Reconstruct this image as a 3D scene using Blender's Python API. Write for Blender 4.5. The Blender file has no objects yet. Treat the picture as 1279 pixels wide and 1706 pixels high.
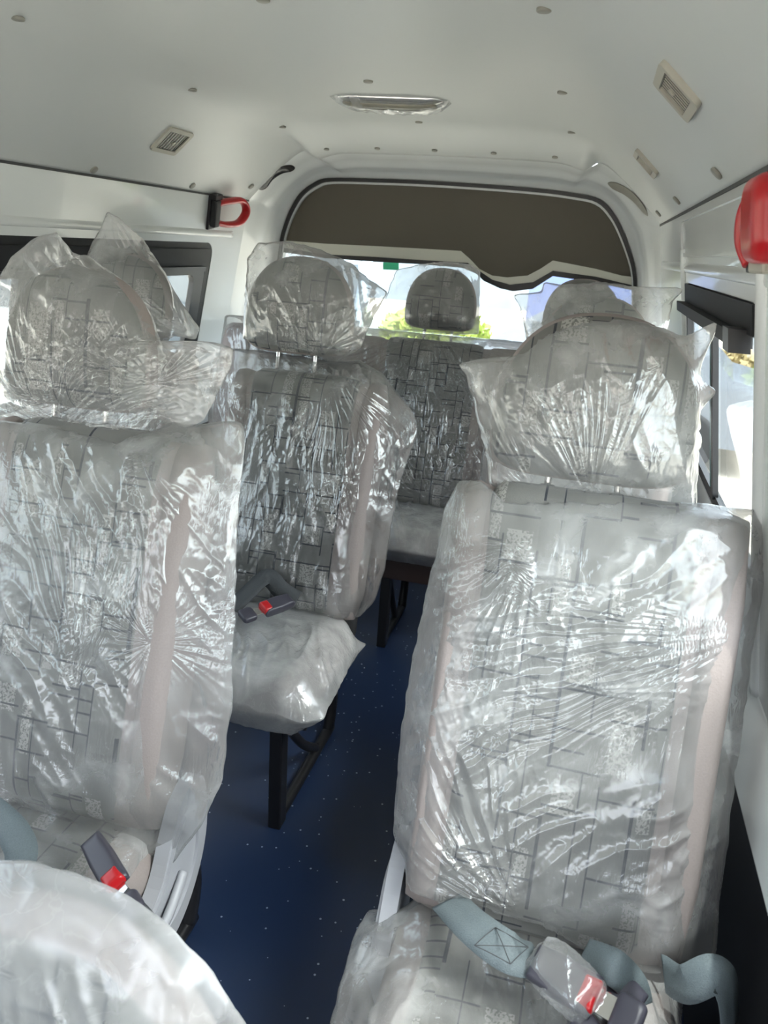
import bpy, bmesh, math, random
import numpy as np
from mathutils import Vector, Matrix
from mathutils.geometry import tessellate_polygon
random.seed(7)
S = bpy.context.scene
C = bpy.context.collection

# ------------------------------------------------------------------ camera
W, H, F = 1279.0, 1706.0, 1281.0
CAM = Vector((0.0, 0.0, 1.485))
dy = Vector((1001 - W/2, 428 - H/2, F)).normalized()
p2 = Vector((2001 - W/2, 428 - H/2 + 1000*math.tan(math.radians(4.0)), F))
up = dy.cross(p2).normalized()
if up.y > 0: up = -up
ax = dy.cross(up).normalized()
RW = Matrix((ax, dy, up))                       # world <- camera (x right, y down, z forward)
cam_d = bpy.data.cameras.new('camera'); cam = bpy.data.objects.new('camera', cam_d); C.objects.link(cam)
rot = Matrix((RW.col[0], -RW.col[1], -RW.col[2])).transposed()
cam.matrix_world = Matrix.Translation(CAM) @ rot.to_4x4()
cam_d.sensor_fit = 'VERTICAL'; cam_d.sensor_height = 36.0; cam_d.lens = F/H*36.0
cam_d.clip_start = 0.02; cam_d.clip_end = 300
cam_d.dof.use_dof = True; cam_d.dof.focus_distance = 1.7; cam_d.dof.aperture_fstop = 8.0
S.camera = cam
# ------------------------------------------------------------------ light
w = bpy.data.worlds.new('world'); S.world = w; w.use_nodes = True
nt = w.node_tree; nt.nodes.clear()
sky = nt.nodes.new('ShaderNodeTexSky'); sky.sky_type = 'NISHITA'; sky.sun_disc = False
sky.sun_elevation = math.radians(55); sky.sun_rotation = math.radians(110); sky.dust_density = 3.0; sky.ozone_density = 1.0
hs = nt.nodes.new('ShaderNodeHueSaturation'); hs.inputs['Saturation'].default_value = 0.35
bg = nt.nodes.new('ShaderNodeBackground'); bg.inputs['Strength'].default_value = 1.7
wo = nt.nodes.new('ShaderNodeOutputWorld')
nt.links.new(sky.outputs[0], hs.inputs['Color']); nt.links.new(hs.outputs[0], bg.inputs['Color']); nt.links.new(bg.outputs[0], wo.inputs['Surface'])
sun_d = bpy.data.lights.new('sun', 'SUN'); sun = bpy.data.objects.new('sun', sun_d); C.objects.link(sun)
sun_d.energy = 7.0; sun_d.angle = math.radians(1.0); sun_d.color = (1, 0.97, 0.93)
sun.rotation_euler = (math.radians(6), math.radians(4), 0)
S.view_settings.view_transform = 'Standard'; S.view_settings.look = 'None'; S.view_settings.gamma = 1.0
S.view_settings.use_curve_mapping = False
S.view_settings.exposure = -0.12
S.cycles.transparent_max_bounces = 32
S.cycles.max_bounces = 14; S.cycles.diffuse_bounces = 7; S.cycles.transmission_bounces = 8

# ------------------------------------------------------------------ back-projection onto real planes
def ray(px, py): return RW @ Vector((px - W/2, py - H/2, F))
def on(px, py, axis, val):
    d = ray(px, py); return CAM + d*((val - CAM[axis])/d[axis])
def loc(px, py, M, off=0.0, axis=1):            # pixel -> local coords on the plane local[axis]=off of frame M
    Mi = M.inverted(); o = Mi @ CAM; d = Mi.to_3x3() @ ray(px, py)
    return o + d*((off - o[axis])/d[axis])

# ------------------------------------------------------------------ materials
def mat(name):
    m = bpy.data.materials.new(name); m.use_nodes = True
    n = m.node_tree; b = n.nodes['Principled BSDF']; return m, n, b
def simple(name, col, rough=0.5, metal=0.0, noise=0.0, coat=0.0, bump=0.0, nscale=40):
    m, n, b = mat(name)
    b.inputs['Base Color'].default_value = (*col, 1); b.inputs['Roughness'].default_value = rough
    b.inputs['Metallic'].default_value = metal; b.inputs['Coat Weight'].default_value = coat
    tc = n.nodes.new('ShaderNodeTexCoord')
    nz = n.nodes.new('ShaderNodeTexNoise'); nz.inputs['Scale'].default_value = nscale; nz.inputs['Detail'].default_value = 5
    n.links.new(tc.outputs['Object'], nz.inputs['Vector'])
    if noise:
        mx = n.nodes.new('ShaderNodeMix'); mx.data_type = 'RGBA'
        mx.inputs[6].default_value = (*[c*(1-noise) for c in col], 1); mx.inputs[7].default_value = (*[min(1, c*(1+noise)) for c in col], 1)
        n.links.new(nz.outputs['Fac'], mx.inputs[0]); n.links.new(mx.outputs[2], b.inputs['Base Color'])
    if bump:
        bp = n.nodes.new('ShaderNodeBump'); bp.inputs['Strength'].default_value = bump; bp.inputs['Distance'].default_value = 0.002
        n.links.new(nz.outputs['Fac'], bp.inputs['Height']); n.links.new(bp.outputs[0], b.inputs['Normal'])
    return m

def fabric(name, a0=0, a1=2, dark=1.0):
    m, n, b = mat(name); L = n.links
    def M(op, x, y=None, z=None):
        q = n.nodes.new('ShaderNodeMath'); q.operation = op
        for i, v in enumerate((x, y, z)):
            if v is None: continue
            if isinstance(v, (int, float)): q.inputs[i].default_value = v
            else: L.new(v, q.inputs[i])
        return q.outputs[0]
    def rnd(x, y, s):
        c = n.nodes.new('ShaderNodeCombineXYZ')
        for i, v in enumerate((x, y)):
            if isinstance(v, (int, float)): c.inputs[i].default_value = v
            else: L.new(v, c.inputs[i])
        c.inputs[2].default_value = s
        wn = n.nodes.new('ShaderNodeTexWhiteNoise'); wn.noise_dimensions = '3D'; L.new(c.outputs[0], wn.inputs['Vector'])
        return wn.outputs['Value']
    tc = n.nodes.new('ShaderNodeTexCoord'); sp = n.nodes.new('ShaderNodeSeparateXYZ'); L.new(tc.outputs['Object'], sp.inputs[0])
    info = n.nodes.new('ShaderNodeObjectInfo')
    x = M('ADD', sp.outputs[a0], M('MULTIPLY', info.outputs['Random'], 5.0)); x = M('ADD', x, M('MULTIPLY', M('SINE', M('MULTIPLY', x, 61.0), 0), 0.0085)); y = M('ADD', sp.outputs[a1], 10.0)
    cw, ch = 0.040, 0.052
    xs = M('DIVIDE', x, cw); col = M('FLOOR', xs); fx = M('FRACT', xs)
    ys = M('ADD', M('DIVIDE', y, ch), M('MULTIPLY', rnd(col, 0.0, 1.5), 5.0)); row = M('FLOOR', ys); fy = M('FRACT', ys)
    vs = M('ADD', M('DIVIDE', y, ch*1.5), M('MULTIPLY', rnd(col, 0.0, 7.5), 5.0)); vr = M('FLOOR', vs)
    # horizontal strokes reach over pairs of columns in places
    pc = M('FLOOR', M('DIVIDE', xs, 2.0)); ps = M('ADD', M('DIVIDE', y, ch*1.2), M('MULTIPLY', rnd(pc, 0.0, 3.1), 5.0)); pr = M('FLOOR', ps); pf = M('FRACT', ps)
    h1 = M('MULTIPLY', M('LESS_THAN', fy, 0.075), M('GREATER_THAN', rnd(col, row, 2.5), 0.66))
    h2 = M('MULTIPLY', M('LESS_THAN', pf, 0.06), M('GREATER_THAN', rnd(pc, pr, 4.5), 0.42))
    v1 = M('MULTIPLY', M('LESS_THAN', fx, 0.09), M('GREATER_THAN', rnd(col, vr, 5.5), 0.47))
    line = M('MAXIMUM', M('MAXIMUM', h1, h2), v1)
    patch = M('MULTIPLY', M('GREATER_THAN', rnd(col, row, 9.5), 0.8), M('MULTIPLY', M('GREATER_THAN', fx, 0.2), M('LESS_THAN', fx, 0.85)))
    nz = n.nodes.new('ShaderNodeTexNoise'); nz.inputs['Scale'].default_value = 260; nz.inputs['Detail'].default_value = 4; L.new(tc.outputs['Object'], nz.inputs['Vector'])
    sc = n.nodes.new('ShaderNodeVectorMath'); sc.operation = 'MULTIPLY'; L.new(tc.outputs['Object'], sc.inputs[0])
    v = [900, 900, 900]; v[a1] = 60; sc.inputs[1].default_value = v
    nw = n.nodes.new('ShaderNodeTexNoise'); nw.inputs['Scale'].default_value = 1; L.new(sc.outputs[0], nw.inputs['Vector'])
    def mix(f, A, B):
        q = n.nodes.new('ShaderNodeMix'); q.data_type = 'RGBA'
        if isinstance(f, float): q.inputs[0].default_value = f
        else: L.new(f, q.inputs[0])
        for i, v in ((6, A), (7, B)):
            if isinstance(v, tuple): q.inputs[i].default_value = (*[c*dark for c in v], 1)
            else: L.new(v, q.inputs[i])
        return q.outputs[2]
    base = mix(rnd(pc, pr, 8.5), (0.17, 0.17, 0.16), (0.27, 0.27, 0.255))
    base = mix(M('MULTIPLY', nw.outputs['Fac'], 0.7), base, (0.12, 0.12, 0.115))
    pf2 = M('MULTIPLY', patch, M('GREATER_THAN', nz.outputs['Fac'], 0.47))
    c = mix(M('MULTIPLY', pf2, 0.75), base, (0.52, 0.51, 0.48))
    c = mix(line, c, (0.016, 0.022, 0.034))
    L.new(c, b.inputs['Base Color']); b.inputs['Roughness'].default_value = 0.9
    b.inputs['Sheen Weight'].default_value = 0.2
    bp = n.nodes.new('ShaderNodeBump'); bp.inputs['Strength'].default_value = 0.3; bp.inputs['Distance'].default_value = 0.001
    L.new(nw.outputs['Fac'], bp.inputs['Height']); L.new(bp.outputs[0], b.inputs['Normal'])
    return m

def film(name, base=0.07, patch=0.22, scale=1.0, gloss=1.0, tint=(0.93, 0.94, 0.94)):
    m = bpy.data.materials.new(name); m.use_nodes = True
    n = m.node_tree; n.nodes.clear(); L = n.links
    out = n.nodes.new('ShaderNodeOutputMaterial')
    tr = n.nodes.new('ShaderNodeBsdfTransparent'); df = n.nodes.new('ShaderNodeBsdfDiffuse'); tl = n.nodes.new('ShaderNodeBsdfTranslucent')
    gl = n.nodes.new('ShaderNodeBsdfGlossy'); gl.inputs['Roughness'].default_value = 0.19; gl.inputs['Color'].default_value = (1, 1, 1, 1)
    df.inputs['Color'].default_value = (*tint, 1); tl.inputs['Color'].default_value = (*tint, 1)
    tr.inputs['Color'].default_value = (0.985, 0.985, 0.985, 1)
    tc = n.nodes.new('ShaderNodeTexCoord')
    def noise(sc, typ='FBM', det=4, vec=None, dist=0.0, dim='3D'):
        q = n.nodes.new('ShaderNodeTexNoise'); q.noise_type = typ; q.inputs['Scale'].default_value = sc*scale; q.inputs['Detail'].default_value = det
        q.inputs['Distortion'].default_value = dist
        L.new(vec or tc.outputs['Object'], q.inputs['Vector']); return q.outputs['Fac']
    def M(op, x, y):
        q = n.nodes.new('ShaderNodeMath'); q.operation = op
        for i, v in enumerate((x, y)):
            if isinstance(v, (int, float)): q.inputs[i].default_value = v
            else: L.new(v, q.inputs[i])
        return q.outputs[0]
    mp = n.nodes.new('ShaderNodeMapping'); mp.inputs['Rotation'].default_value = (0, 0.35, 0); mp.inputs['Scale'].default_value = (1, 1, 0.22)
    L.new(tc.outputs['Object'], mp.inputs['Vector'])
    r1 = M('ABSOLUTE', M('SUBTRACT', noise(34, det=3, dist=0.8), 0.5), 0)
    r2 = M('ABSOLUTE', M('SUBTRACT', noise(70, det=2, vec=mp.outputs[0], dist=0.6), 0.5), 0)
    r3 = M('ABSOLUTE', M('SUBTRACT', noise(120, det=2, dist=1.0), 0.5), 0)
    mask = noise(7, det=2)
    mk = n.nodes.new('ShaderNodeMapRange'); L.new(mask, mk.inputs['Value']); mk.inputs['From Min'].default_value = 0.45; mk.inputs['From Max'].default_value = 0.66; mk.inputs['To Min'].default_value = 0.10; mk.inputs['To Max'].default_value = 1.0
    hgt = M('MULTIPLY', M('ADD', M('ADD', M('MULTIPLY', r1, 0.45), M('MULTIPLY', r2, 0.75)), M('MULTIPLY', r3, 0.1)), mk.outputs[0])
    bp = n.nodes.new('ShaderNodeBump'); bp.inputs['Strength'].default_value = 0.85; bp.inputs['Distance'].default_value = 0.007
    L.new(hgt, bp.inputs['Height'])
    L.new(bp.outputs[0], gl.inputs['Normal'])
    lw = n.nodes.new('ShaderNodeLayerWeight'); lw.inputs['Blend'].default_value = 0.35; L.new(bp.outputs[0], lw.inputs['Normal'])
    lwg = n.nodes.new('ShaderNodeLayerWeight'); lwg.inputs['Blend'].default_value = 0.25
    edge = M('POWER', lwg.outputs['Facing'], 2.0)
    cr = n.nodes.new('ShaderNodeMapRange'); L.new(noise(9, det=5, dist=0.5), cr.inputs['Value'])
    cr.inputs['From Min'].default_value = 0.48; cr.inputs['From Max'].default_value = 0.72
    crease = n.nodes.new('ShaderNodeMapRange'); L.new(r1, crease.inputs['Value']); crease.inputs['From Min'].default_value = 0.02; crease.inputs['From Max'].default_value = 0.0
    a = M('ADD', M('ADD', base, M('MULTIPLY', cr.outputs[0], patch)), M('ADD', M('MULTIPLY', edge, 0.5), M('MULTIPLY', crease.outputs[0], 0.04)))
    a = M('MINIMUM', a, 0.92)
    m1 = n.nodes.new('ShaderNodeMixShader'); m1.inputs[0].default_value = 0.4; L.new(df.outputs[0], m1.inputs[1]); L.new(tl.outputs[0], m1.inputs[2])
    m2 = n.nodes.new('ShaderNodeMixShader'); L.new(a, m2.inputs[0]); L.new(tr.outputs[0], m2.inputs[1]); L.new(m1.outputs[0], m2.inputs[2])
    m3 = n.nodes.new('ShaderNodeMixShader'); fg = M('MINIMUM', M('ADD', M('MULTIPLY', lw.outputs['Fresnel'], 0.9*gloss), 0.05*gloss), 0.8)
    L.new(fg, m3.inputs[0]); L.new(m2.outputs[0], m3.inputs[1]); L.new(gl.outputs[0], m3.inputs[2])
    L.new(m3.outputs[0], out.inputs['Surface'])
    return m

def floor_mat():
    m, n, b = mat('navy_vinyl'); L = n.links
    tc = n.nodes.new('ShaderNodeTexCoord')
    vo = n.nodes.new('ShaderNodeTexVoronoi'); vo.inputs['Scale'].default_value = 55; L.new(tc.outputs['Object'], vo.inputs['Vector'])
    lt = n.nodes.new('ShaderNodeMath'); lt.operation = 'LESS_THAN'; lt.inputs[1].default_value = 0.15; L.new(vo.outputs['Distance'], lt.inputs[0])
    sp = n.nodes.new('ShaderNodeSeparateColor'); L.new(vo.outputs['Color'], sp.inputs[0])
    gt = n.nodes.new('ShaderNodeMath'); gt.operation = 'GREATER_THAN'; gt.inputs[1].default_value = 0.76; L.new(sp.outputs[0], gt.inputs[0])
    mu = n.nodes.new('ShaderNodeMath'); mu.operation = 'MULTIPLY'; L.new(lt.outputs[0], mu.inputs[0]); L.new(gt.outputs[0], mu.inputs[1])
    mx = n.nodes.new('ShaderNodeMix'); mx.data_type = 'RGBA'; mx.inputs[6].default_value = (0.014, 0.027, 0.068, 1); mx.inputs[7].default_value = (0.35, 0.42, 0.52, 1)
    L.new(mu.outputs[0], mx.inputs[0]); L.new(mx.outputs[2], b.inputs['Base Color'])
    b.inputs['Roughness'].default_value = 0.3
    return m

def foliage_mat(name, a, b2):
    m, n, b = mat(name); tc = n.nodes.new('ShaderNodeTexCoord')
    nz = n.nodes.new('ShaderNodeTexNoise'); nz.inputs['Scale'].default_value = 3
    n.links.new(tc.outputs['Object'], nz.inputs['Vector'])
    mx = n.nodes.new('ShaderNodeMix'); mx.data_type = 'RGBA'; mx.inputs[6].default_value = (*a, 1); mx.inputs[7].default_value = (*b2, 1)
    n.links.new(nz.outputs['Fac'], mx.inputs[0]); n.links.new(mx.outputs[2], b.inputs['Base Color']); b.inputs['Roughness'].default_value = 0.7
    return m
def glass_mat(name, col=(0.93, 0.97, 0.96)):
    m = bpy.data.materials.new(name); m.use_nodes = True; n = m.node_tree; n.nodes.clear()
    out = n.nodes.new('ShaderNodeOutputMaterial'); tr = n.nodes.new('ShaderNodeBsdfTransparent'); gl = n.nodes.new('ShaderNodeBsdfGlossy')
    tr.inputs[0].default_value = (*col, 1); gl.inputs['Roughness'].default_value = 0.02
    fr = n.nodes.new('ShaderNodeFresnel'); fr.inputs[0].default_value = 1.45
    mx = n.nodes.new('ShaderNodeMixShader'); gm = n.nodes.new('ShaderNodeNewGeometry'); iv = n.nodes.new('ShaderNodeMath'); iv.operation = 'SUBTRACT'; iv.inputs[0].default_value = 1; n.links.new(gm.outputs['Backfacing'], iv.inputs[1])
    mf = n.nodes.new('ShaderNodeMath'); mf.operation = 'MULTIPLY'; n.links.new(fr.outputs[0], mf.inputs[0]); n.links.new(iv.outputs[0], mf.inputs[1]); n.links.new(mf.outputs[0], mx.inputs[0]); n.links.new(tr.outputs[0], mx.inputs[1]); n.links.new(gl.outputs[0], mx.inputs[2])
    n.links.new(mx.outputs[0], out.inputs[0]); return m

FAB = fabric('woven_block_fabric', 0, 2, 0.82); FABH = fabric('woven_block_fabric_flat', 0, 1, 0.82)
BROWN = simple('mauve_brown_cloth', (0.27, 0.232, 0.222), 0.9, noise=0.1, bump=0.3, nscale=300)
PAINT = simple('white_body_paint', (0.76, 0.78, 0.77), 0.24, coat=0.35)
CEIL = simple('grey_white_roof_lining', (0.60, 0.615, 0.60), 0.42, noise=0.02, nscale=3)
BLACK = simple('black_metal', (0.012, 0.012, 0.014), 0.35)
BPLAS = simple('black_plastic', (0.012, 0.0125, 0.015), 0.6)
TAUPE = simple('taupe_trim_board', (0.115, 0.10, 0.075), 0.6, noise=0.04, nscale=4)
GREY = simple('grey_plastic', (0.36, 0.37, 0.40), 0.45)
DGREY = simple('dark_buckle_plastic', (0.05, 0.048, 0.065), 0.35)
RED = simple('red_plastic', (0.47, 0.010, 0.014), 0.3)
BEIGE = simple('beige_plastic', (0.46, 0.44, 0.37), 0.5)
CHROME = simple('chrome', (0.75, 0.75, 0.75), 0.15, metal=1.0)
WEB = simple('grey_webbing', (0.125, 0.155, 0.168), 0.6, noise=0.3, bump=0.6, nscale=500)
DWEB = simple('dark_webbing', (0.05, 0.055, 0.06), 0.7, noise=0.3, bump=0.6, nscale=500)
SCREW = simple('screw_cap_grey', (0.30, 0.29, 0.25), 0.4)
FILM = film('clear_plastic_film', base=0.15, patch=0.24, gloss=0.75); FILMH = film('milky_plastic_film', base=0.21, patch=0.2); FILMT = film('thick_milky_film', base=0.24, patch=0.3, scale=0.45, gloss=0.6)
FILMC = film('cushion_film', base=0.36, patch=0.25)
GLASS = glass_mat('window_glass'); FLOOR = floor_mat()

# ------------------------------------------------------------------ mesh helpers
def link(name, me, mats, parent=None, M=None, smooth=True):
    o = bpy.data.objects.new(name, me); C.objects.link(o)
    for m in (mats if isinstance(mats, (list, tuple)) else [mats]): me.materials.append(m)
    if smooth: me.polygons.foreach_set('use_smooth', [True]*len(me.polygons))
    if parent: o.parent = parent
    if M is not None: o.matrix_basis = M
    return o
def mesh_vf(verts, faces):
    me = bpy.data.meshes.new('mesh'); me.from_pydata([tuple(v) for v in verts], [], [tuple(f) for f in faces]); me.validate(); me.update(); return me
def tag(o, label, cat, group=None):
    o['label'] = label; o['category'] = cat
    if group: o['group'] = group
    return o
def thing(name, label, cat, M=None, group=None):
    o = bpy.data.objects.new(name, None); C.objects.link(o); o.empty_display_size = 0.05
    if M is not None: o.matrix_world = M
    return tag(o, label, cat, group)
def struct(o): o['kind'] = 'structure'; return o
def fixn(me):
    bm = bmesh.new(); bm.from_mesh(me); bmesh.ops.recalc_face_normals(bm, faces=bm.faces); bm.to_mesh(me); bm.free(); return me
def box(name, c, s, m, parent=None, bev=0.004, M=None, seg=2):
    bm = bmesh.new(); bmesh.ops.create_cube(bm, size=1)
    for v in bm.verts: v.co = Vector((v.co.x*s[0], v.co.y*s[1], v.co.z*s[2]))
    if bev: bmesh.ops.bevel(bm, geom=bm.edges[:], offset=min(bev, min(s)*0.45), segments=seg, profile=0.6, affect='EDGES')
    for v in bm.verts: v.co += Vector(c)
    me = bpy.data.meshes.new('mesh'); bm.to_mesh(me); bm.free()
    o = link(name, me, m, parent, M, smooth=False); return o
def cyl(name, p, q, r, m, parent=None, M=None, n=20, r2=None):
    p, q = Vector(p), Vector(q); d = (q-p).normalized(); a = d.orthogonal().normalized(); b = d.cross(a); r2 = r if r2 is None else r2
    vs, fs = [], []
    prof = [(0, r*0.85), (min(0.002, (q-p).length*0.2), r), ((q-p).length-min(0.002, (q-p).length*0.2), r2), ((q-p).length, r2*0.85)]
    for h, rr in prof:
        for i in range(n):
            t = 2*math.pi*i/n; vs.append(p + d*h + a*math.cos(t)*rr + b*math.sin(t)*rr)
    for k in range(3):
        for i in range(n): fs.append((k*n+i, k*n+(i+1) % n, (k+1)*n+(i+1) % n, (k+1)*n+i))
    fs.append(tuple(range(n))[::-1]); fs.append(tuple(3*n+i for i in range(n)))
    return link(name, fixn(mesh_vf(vs, fs)), m, parent, M, smooth=True)
def tube_path(name, pts, rad, m, parent=None, M=None, n=12, flat=1.0, res=8, up=Vector((1, 0, 0))):
    P = catmull([Vector(p) for p in pts], res); vs, fs = [], []
    for i, p in enumerate(P):
        t = (P[min(i+1, len(P)-1)] - P[max(i-1, 0)]).normalized()
        a = up - t*up.dot(t); a.normalize(); b = t.cross(a)
        for k in range(n):
            th = 2*math.pi*k/n; vs.append(p + a*math.cos(th)*rad*flat + b*math.sin(th)*rad)
    for i in range(len(P)-1):
        for k in range(n): fs.append((i*n+k, i*n+(k+1) % n, (i+1)*n+(k+1) % n, (i+1)*n+k))
    fs.append(tuple(range(n))[::-1]); fs.append(tuple((len(P)-1)*n+k for k in range(n)))
    return link(name, fixn(mesh_vf(vs, fs)), m, parent, M)
def catmull(P, res=8, closed=False):
    out = []; n = len(P); rng = n if closed else n-1
    for i in range(rng):
        g = (lambda k: P[k % n]) if closed else (lambda k: P[max(0, min(n-1, k))])
        a, b, c, d = g(i-1), g(i), g(i+1), g(i+2)
        for j in range(res):
            t = j/res; out.append(0.5*((2*b) + (c-a)*t + (2*a-5*b+4*c-d)*t*t + (3*b-a-3*c+d)*t**3))
    if not closed: out.append(P[-1])
    return out
def prism(name, outer, holes, mapf, d0, d1, m, parent=None, M=None, smooth=False):
    """polygon (with holes) in (u,v) given thickness d0..d1; mapf(u,v,d)->xyz"""
    loops = [list(outer)] + [list(h) for h in holes]
    tri = tessellate_polygon([[Vector((p[0], p[1], 0)) for p in l] for l in loops])
    flat = [p for l in loops for p in l]; n = len(flat); vs = [mapf(p[0], p[1], d0) for p in flat] + [mapf(p[0], p[1], d1) for p in flat]
    fs = [tuple(t) for t in tri] + [tuple(i+n for i in t)[::-1] for t in tri]; k = 0
    for l in loops:
        L_ = len(l)
        for i in range(L_): fs.append((k+i, k+(i+1) % L_, n+k+(i+1) % L_, n+k+i))
        k += L_
    return link(name, fixn(mesh_vf(vs, fs)), m, parent, M, smooth=smooth)
def rrect(x0, x1, y0, y1, r, n=8):
    out = []
    for cx, cy, a in ((x1-r, y1-r, 0), (x0+r, y1-r, 90), (x0+r, y0+r, 180), (x1-r, y0+r, 270)):
        for i in range(n+1):
            t = math.radians(a + 90*i/n); out.append((cx + r*math.cos(t), cy + r*math.sin(t)))
    return out

# pad: soft solid from an outline in local XZ (star-shaped round its centre), depth along local Y
def outline_radius(poly, c, th):
    poly = np.array(poly); n = len(poly); out = np.zeros(len(th))
    d = np.stack([np.cos(th), np.sin(th)], 1); a = poly - c; b = np.roll(poly, -1, 0) - c
    for i in range(n):
        e = b[i]-a[i]; den = d[:, 0]*e[1] - d[:, 1]*e[0]; den = np.where(abs(den) < 1e-9, 1e-9, den)
        t = (a[i][0]*e[1] - a[i][1]*e[0])/den; s = (a[i][0]*d[:, 1] - a[i][1]*d[:, 0])/den
        ok = (t > 0) & (s >= -1e-6) & (s <= 1+1e-6); out = np.where(ok & (t > out), t, out)
    return out
def sup(cx, cz, hw, hh, p, top=0.0, n=96):
    """superellipse; top>0 narrows the upper part"""
    o = []
    for i in range(n):
        t = 2*math.pi*i/n; c, s = math.cos(t), math.sin(t)
        x = hw*abs(c)**(2/p)*(1 if c > 0 else -1); z = hh*abs(s)**(2/p)*(1 if s > 0 else -1)
        x *= 1 - top*max(0, z/hh)**2 if z > 0 else 1
        o.append((cx+x, cz+z))
    return o
def pad(name, poly, hd, mats, parent=None, M=None, p=4.0, side_t=0.0, axis='xz', yoff=0.0, N=96, R=22, bulge=None):
    poly = np.array(poly); c = poly.mean(0); th = np.linspace(0, 2*math.pi, N, endpoint=False); rad = outline_radius(poly, c, th)
    ts = np.sin(np.linspace(0, math.pi/2, R+1))[1:]
    vs = []; dep = (1-ts**p)**(1/2.2)*hd
    def put(x, z, y): return (x, y+yoff, z) if axis == 'xz' else (x, z, y+yoff)
    sgn = -1 if axis == 'xz' else 1
    vs.append(put(c[0], c[1], sgn*hd))
    for k, t in enumerate(ts):
        for i in range(N):
            x, z = c + np.array([math.cos(th[i]), math.sin(th[i])])*rad[i]*t
            d = dep[k] + (bulge(x, z)*(1-t**4) if bulge else 0)
            vs.append(put(x, z, sgn*d))
    nf = len(vs); fs = []; mi = []
    for i in range(N): fs.append((0, 1+i, 1+(i+1) % N)); mi.append(0)
    for k in range(R-1):
        for i in range(N):
            fs.append((1+k*N+i, 1+(k+1)*N+i, 1+(k+1)*N+(i+1) % N, 1+k*N+(i+1) % N)); mi.append(1 if ts[k+1] > 1-side_t else 0)
    rim = 1+(R-1)*N                                # back side shares the rim
    prev = [rim+i for i in range(N)]
    for k in range(R-2, -1, -1):
        t = ts[k]; cur = []
        for i in range(N):
            x, z = c + np.array([math.cos(th[i]), math.sin(th[i])])*rad[i]*t
            vs.append(put(x, z, -sgn*dep[k])); cur.append(len(vs)-1)
        for i in range(N): fs.append((prev[i], cur[i], cur[(i+1) % N], prev[(i+1) % N])); mi.append(1)
        prev = cur
    vs.append(put(c[0], c[1], -sgn*hd)); q = len(vs)-1
    for i in range(N): fs.append((prev[i], q, prev[(i+1) % N])); mi.append(1)
    me = mesh_vf(vs, fs); ms = mats if isinstance(mats, (list, tuple)) else [mats]
    o = link(name, me, ms, parent, M)
    if len(ms) > 1: me.polygons.foreach_set('material_index', mi)
    fixn(me); return o

# ---- numpy gradient noise
rs = np.random.RandomState(3); PERM = rs.permutation(512); G = rs.randn(512, 2); G /= np.linalg.norm(G, axis=1, keepdims=True)
def perlin(x, y, seed=0):
    x = x + seed*17.3; y = y + seed*9.1
    xi = np.floor(x).astype(int); yi = np.floor(y).astype(int); xf = x-xi; yf = y-yi
    def g(ix, iy, fx, fy):
        h = PERM[(PERM[ix % 512] + iy) % 512]; return G[h, 0]*fx + G[h, 1]*fy
    u = xf**3*(xf*(xf*6-15)+10); v = yf**3*(yf*(yf*6-15)+10)
    a = g(xi, yi, xf, yf); b = g(xi+1, yi, xf-1, yf); c = g(xi, yi+1, xf, yf-1); d = g(xi+1, yi+1, xf-1, yf-1)
    return (a + (b-a)*u) + ((c + (d-c)*u) - (a + (b-a)*u))*v
def ridge(n, k=2.2): return np.clip(1-np.abs(n)*k, 0, 1)**2

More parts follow.
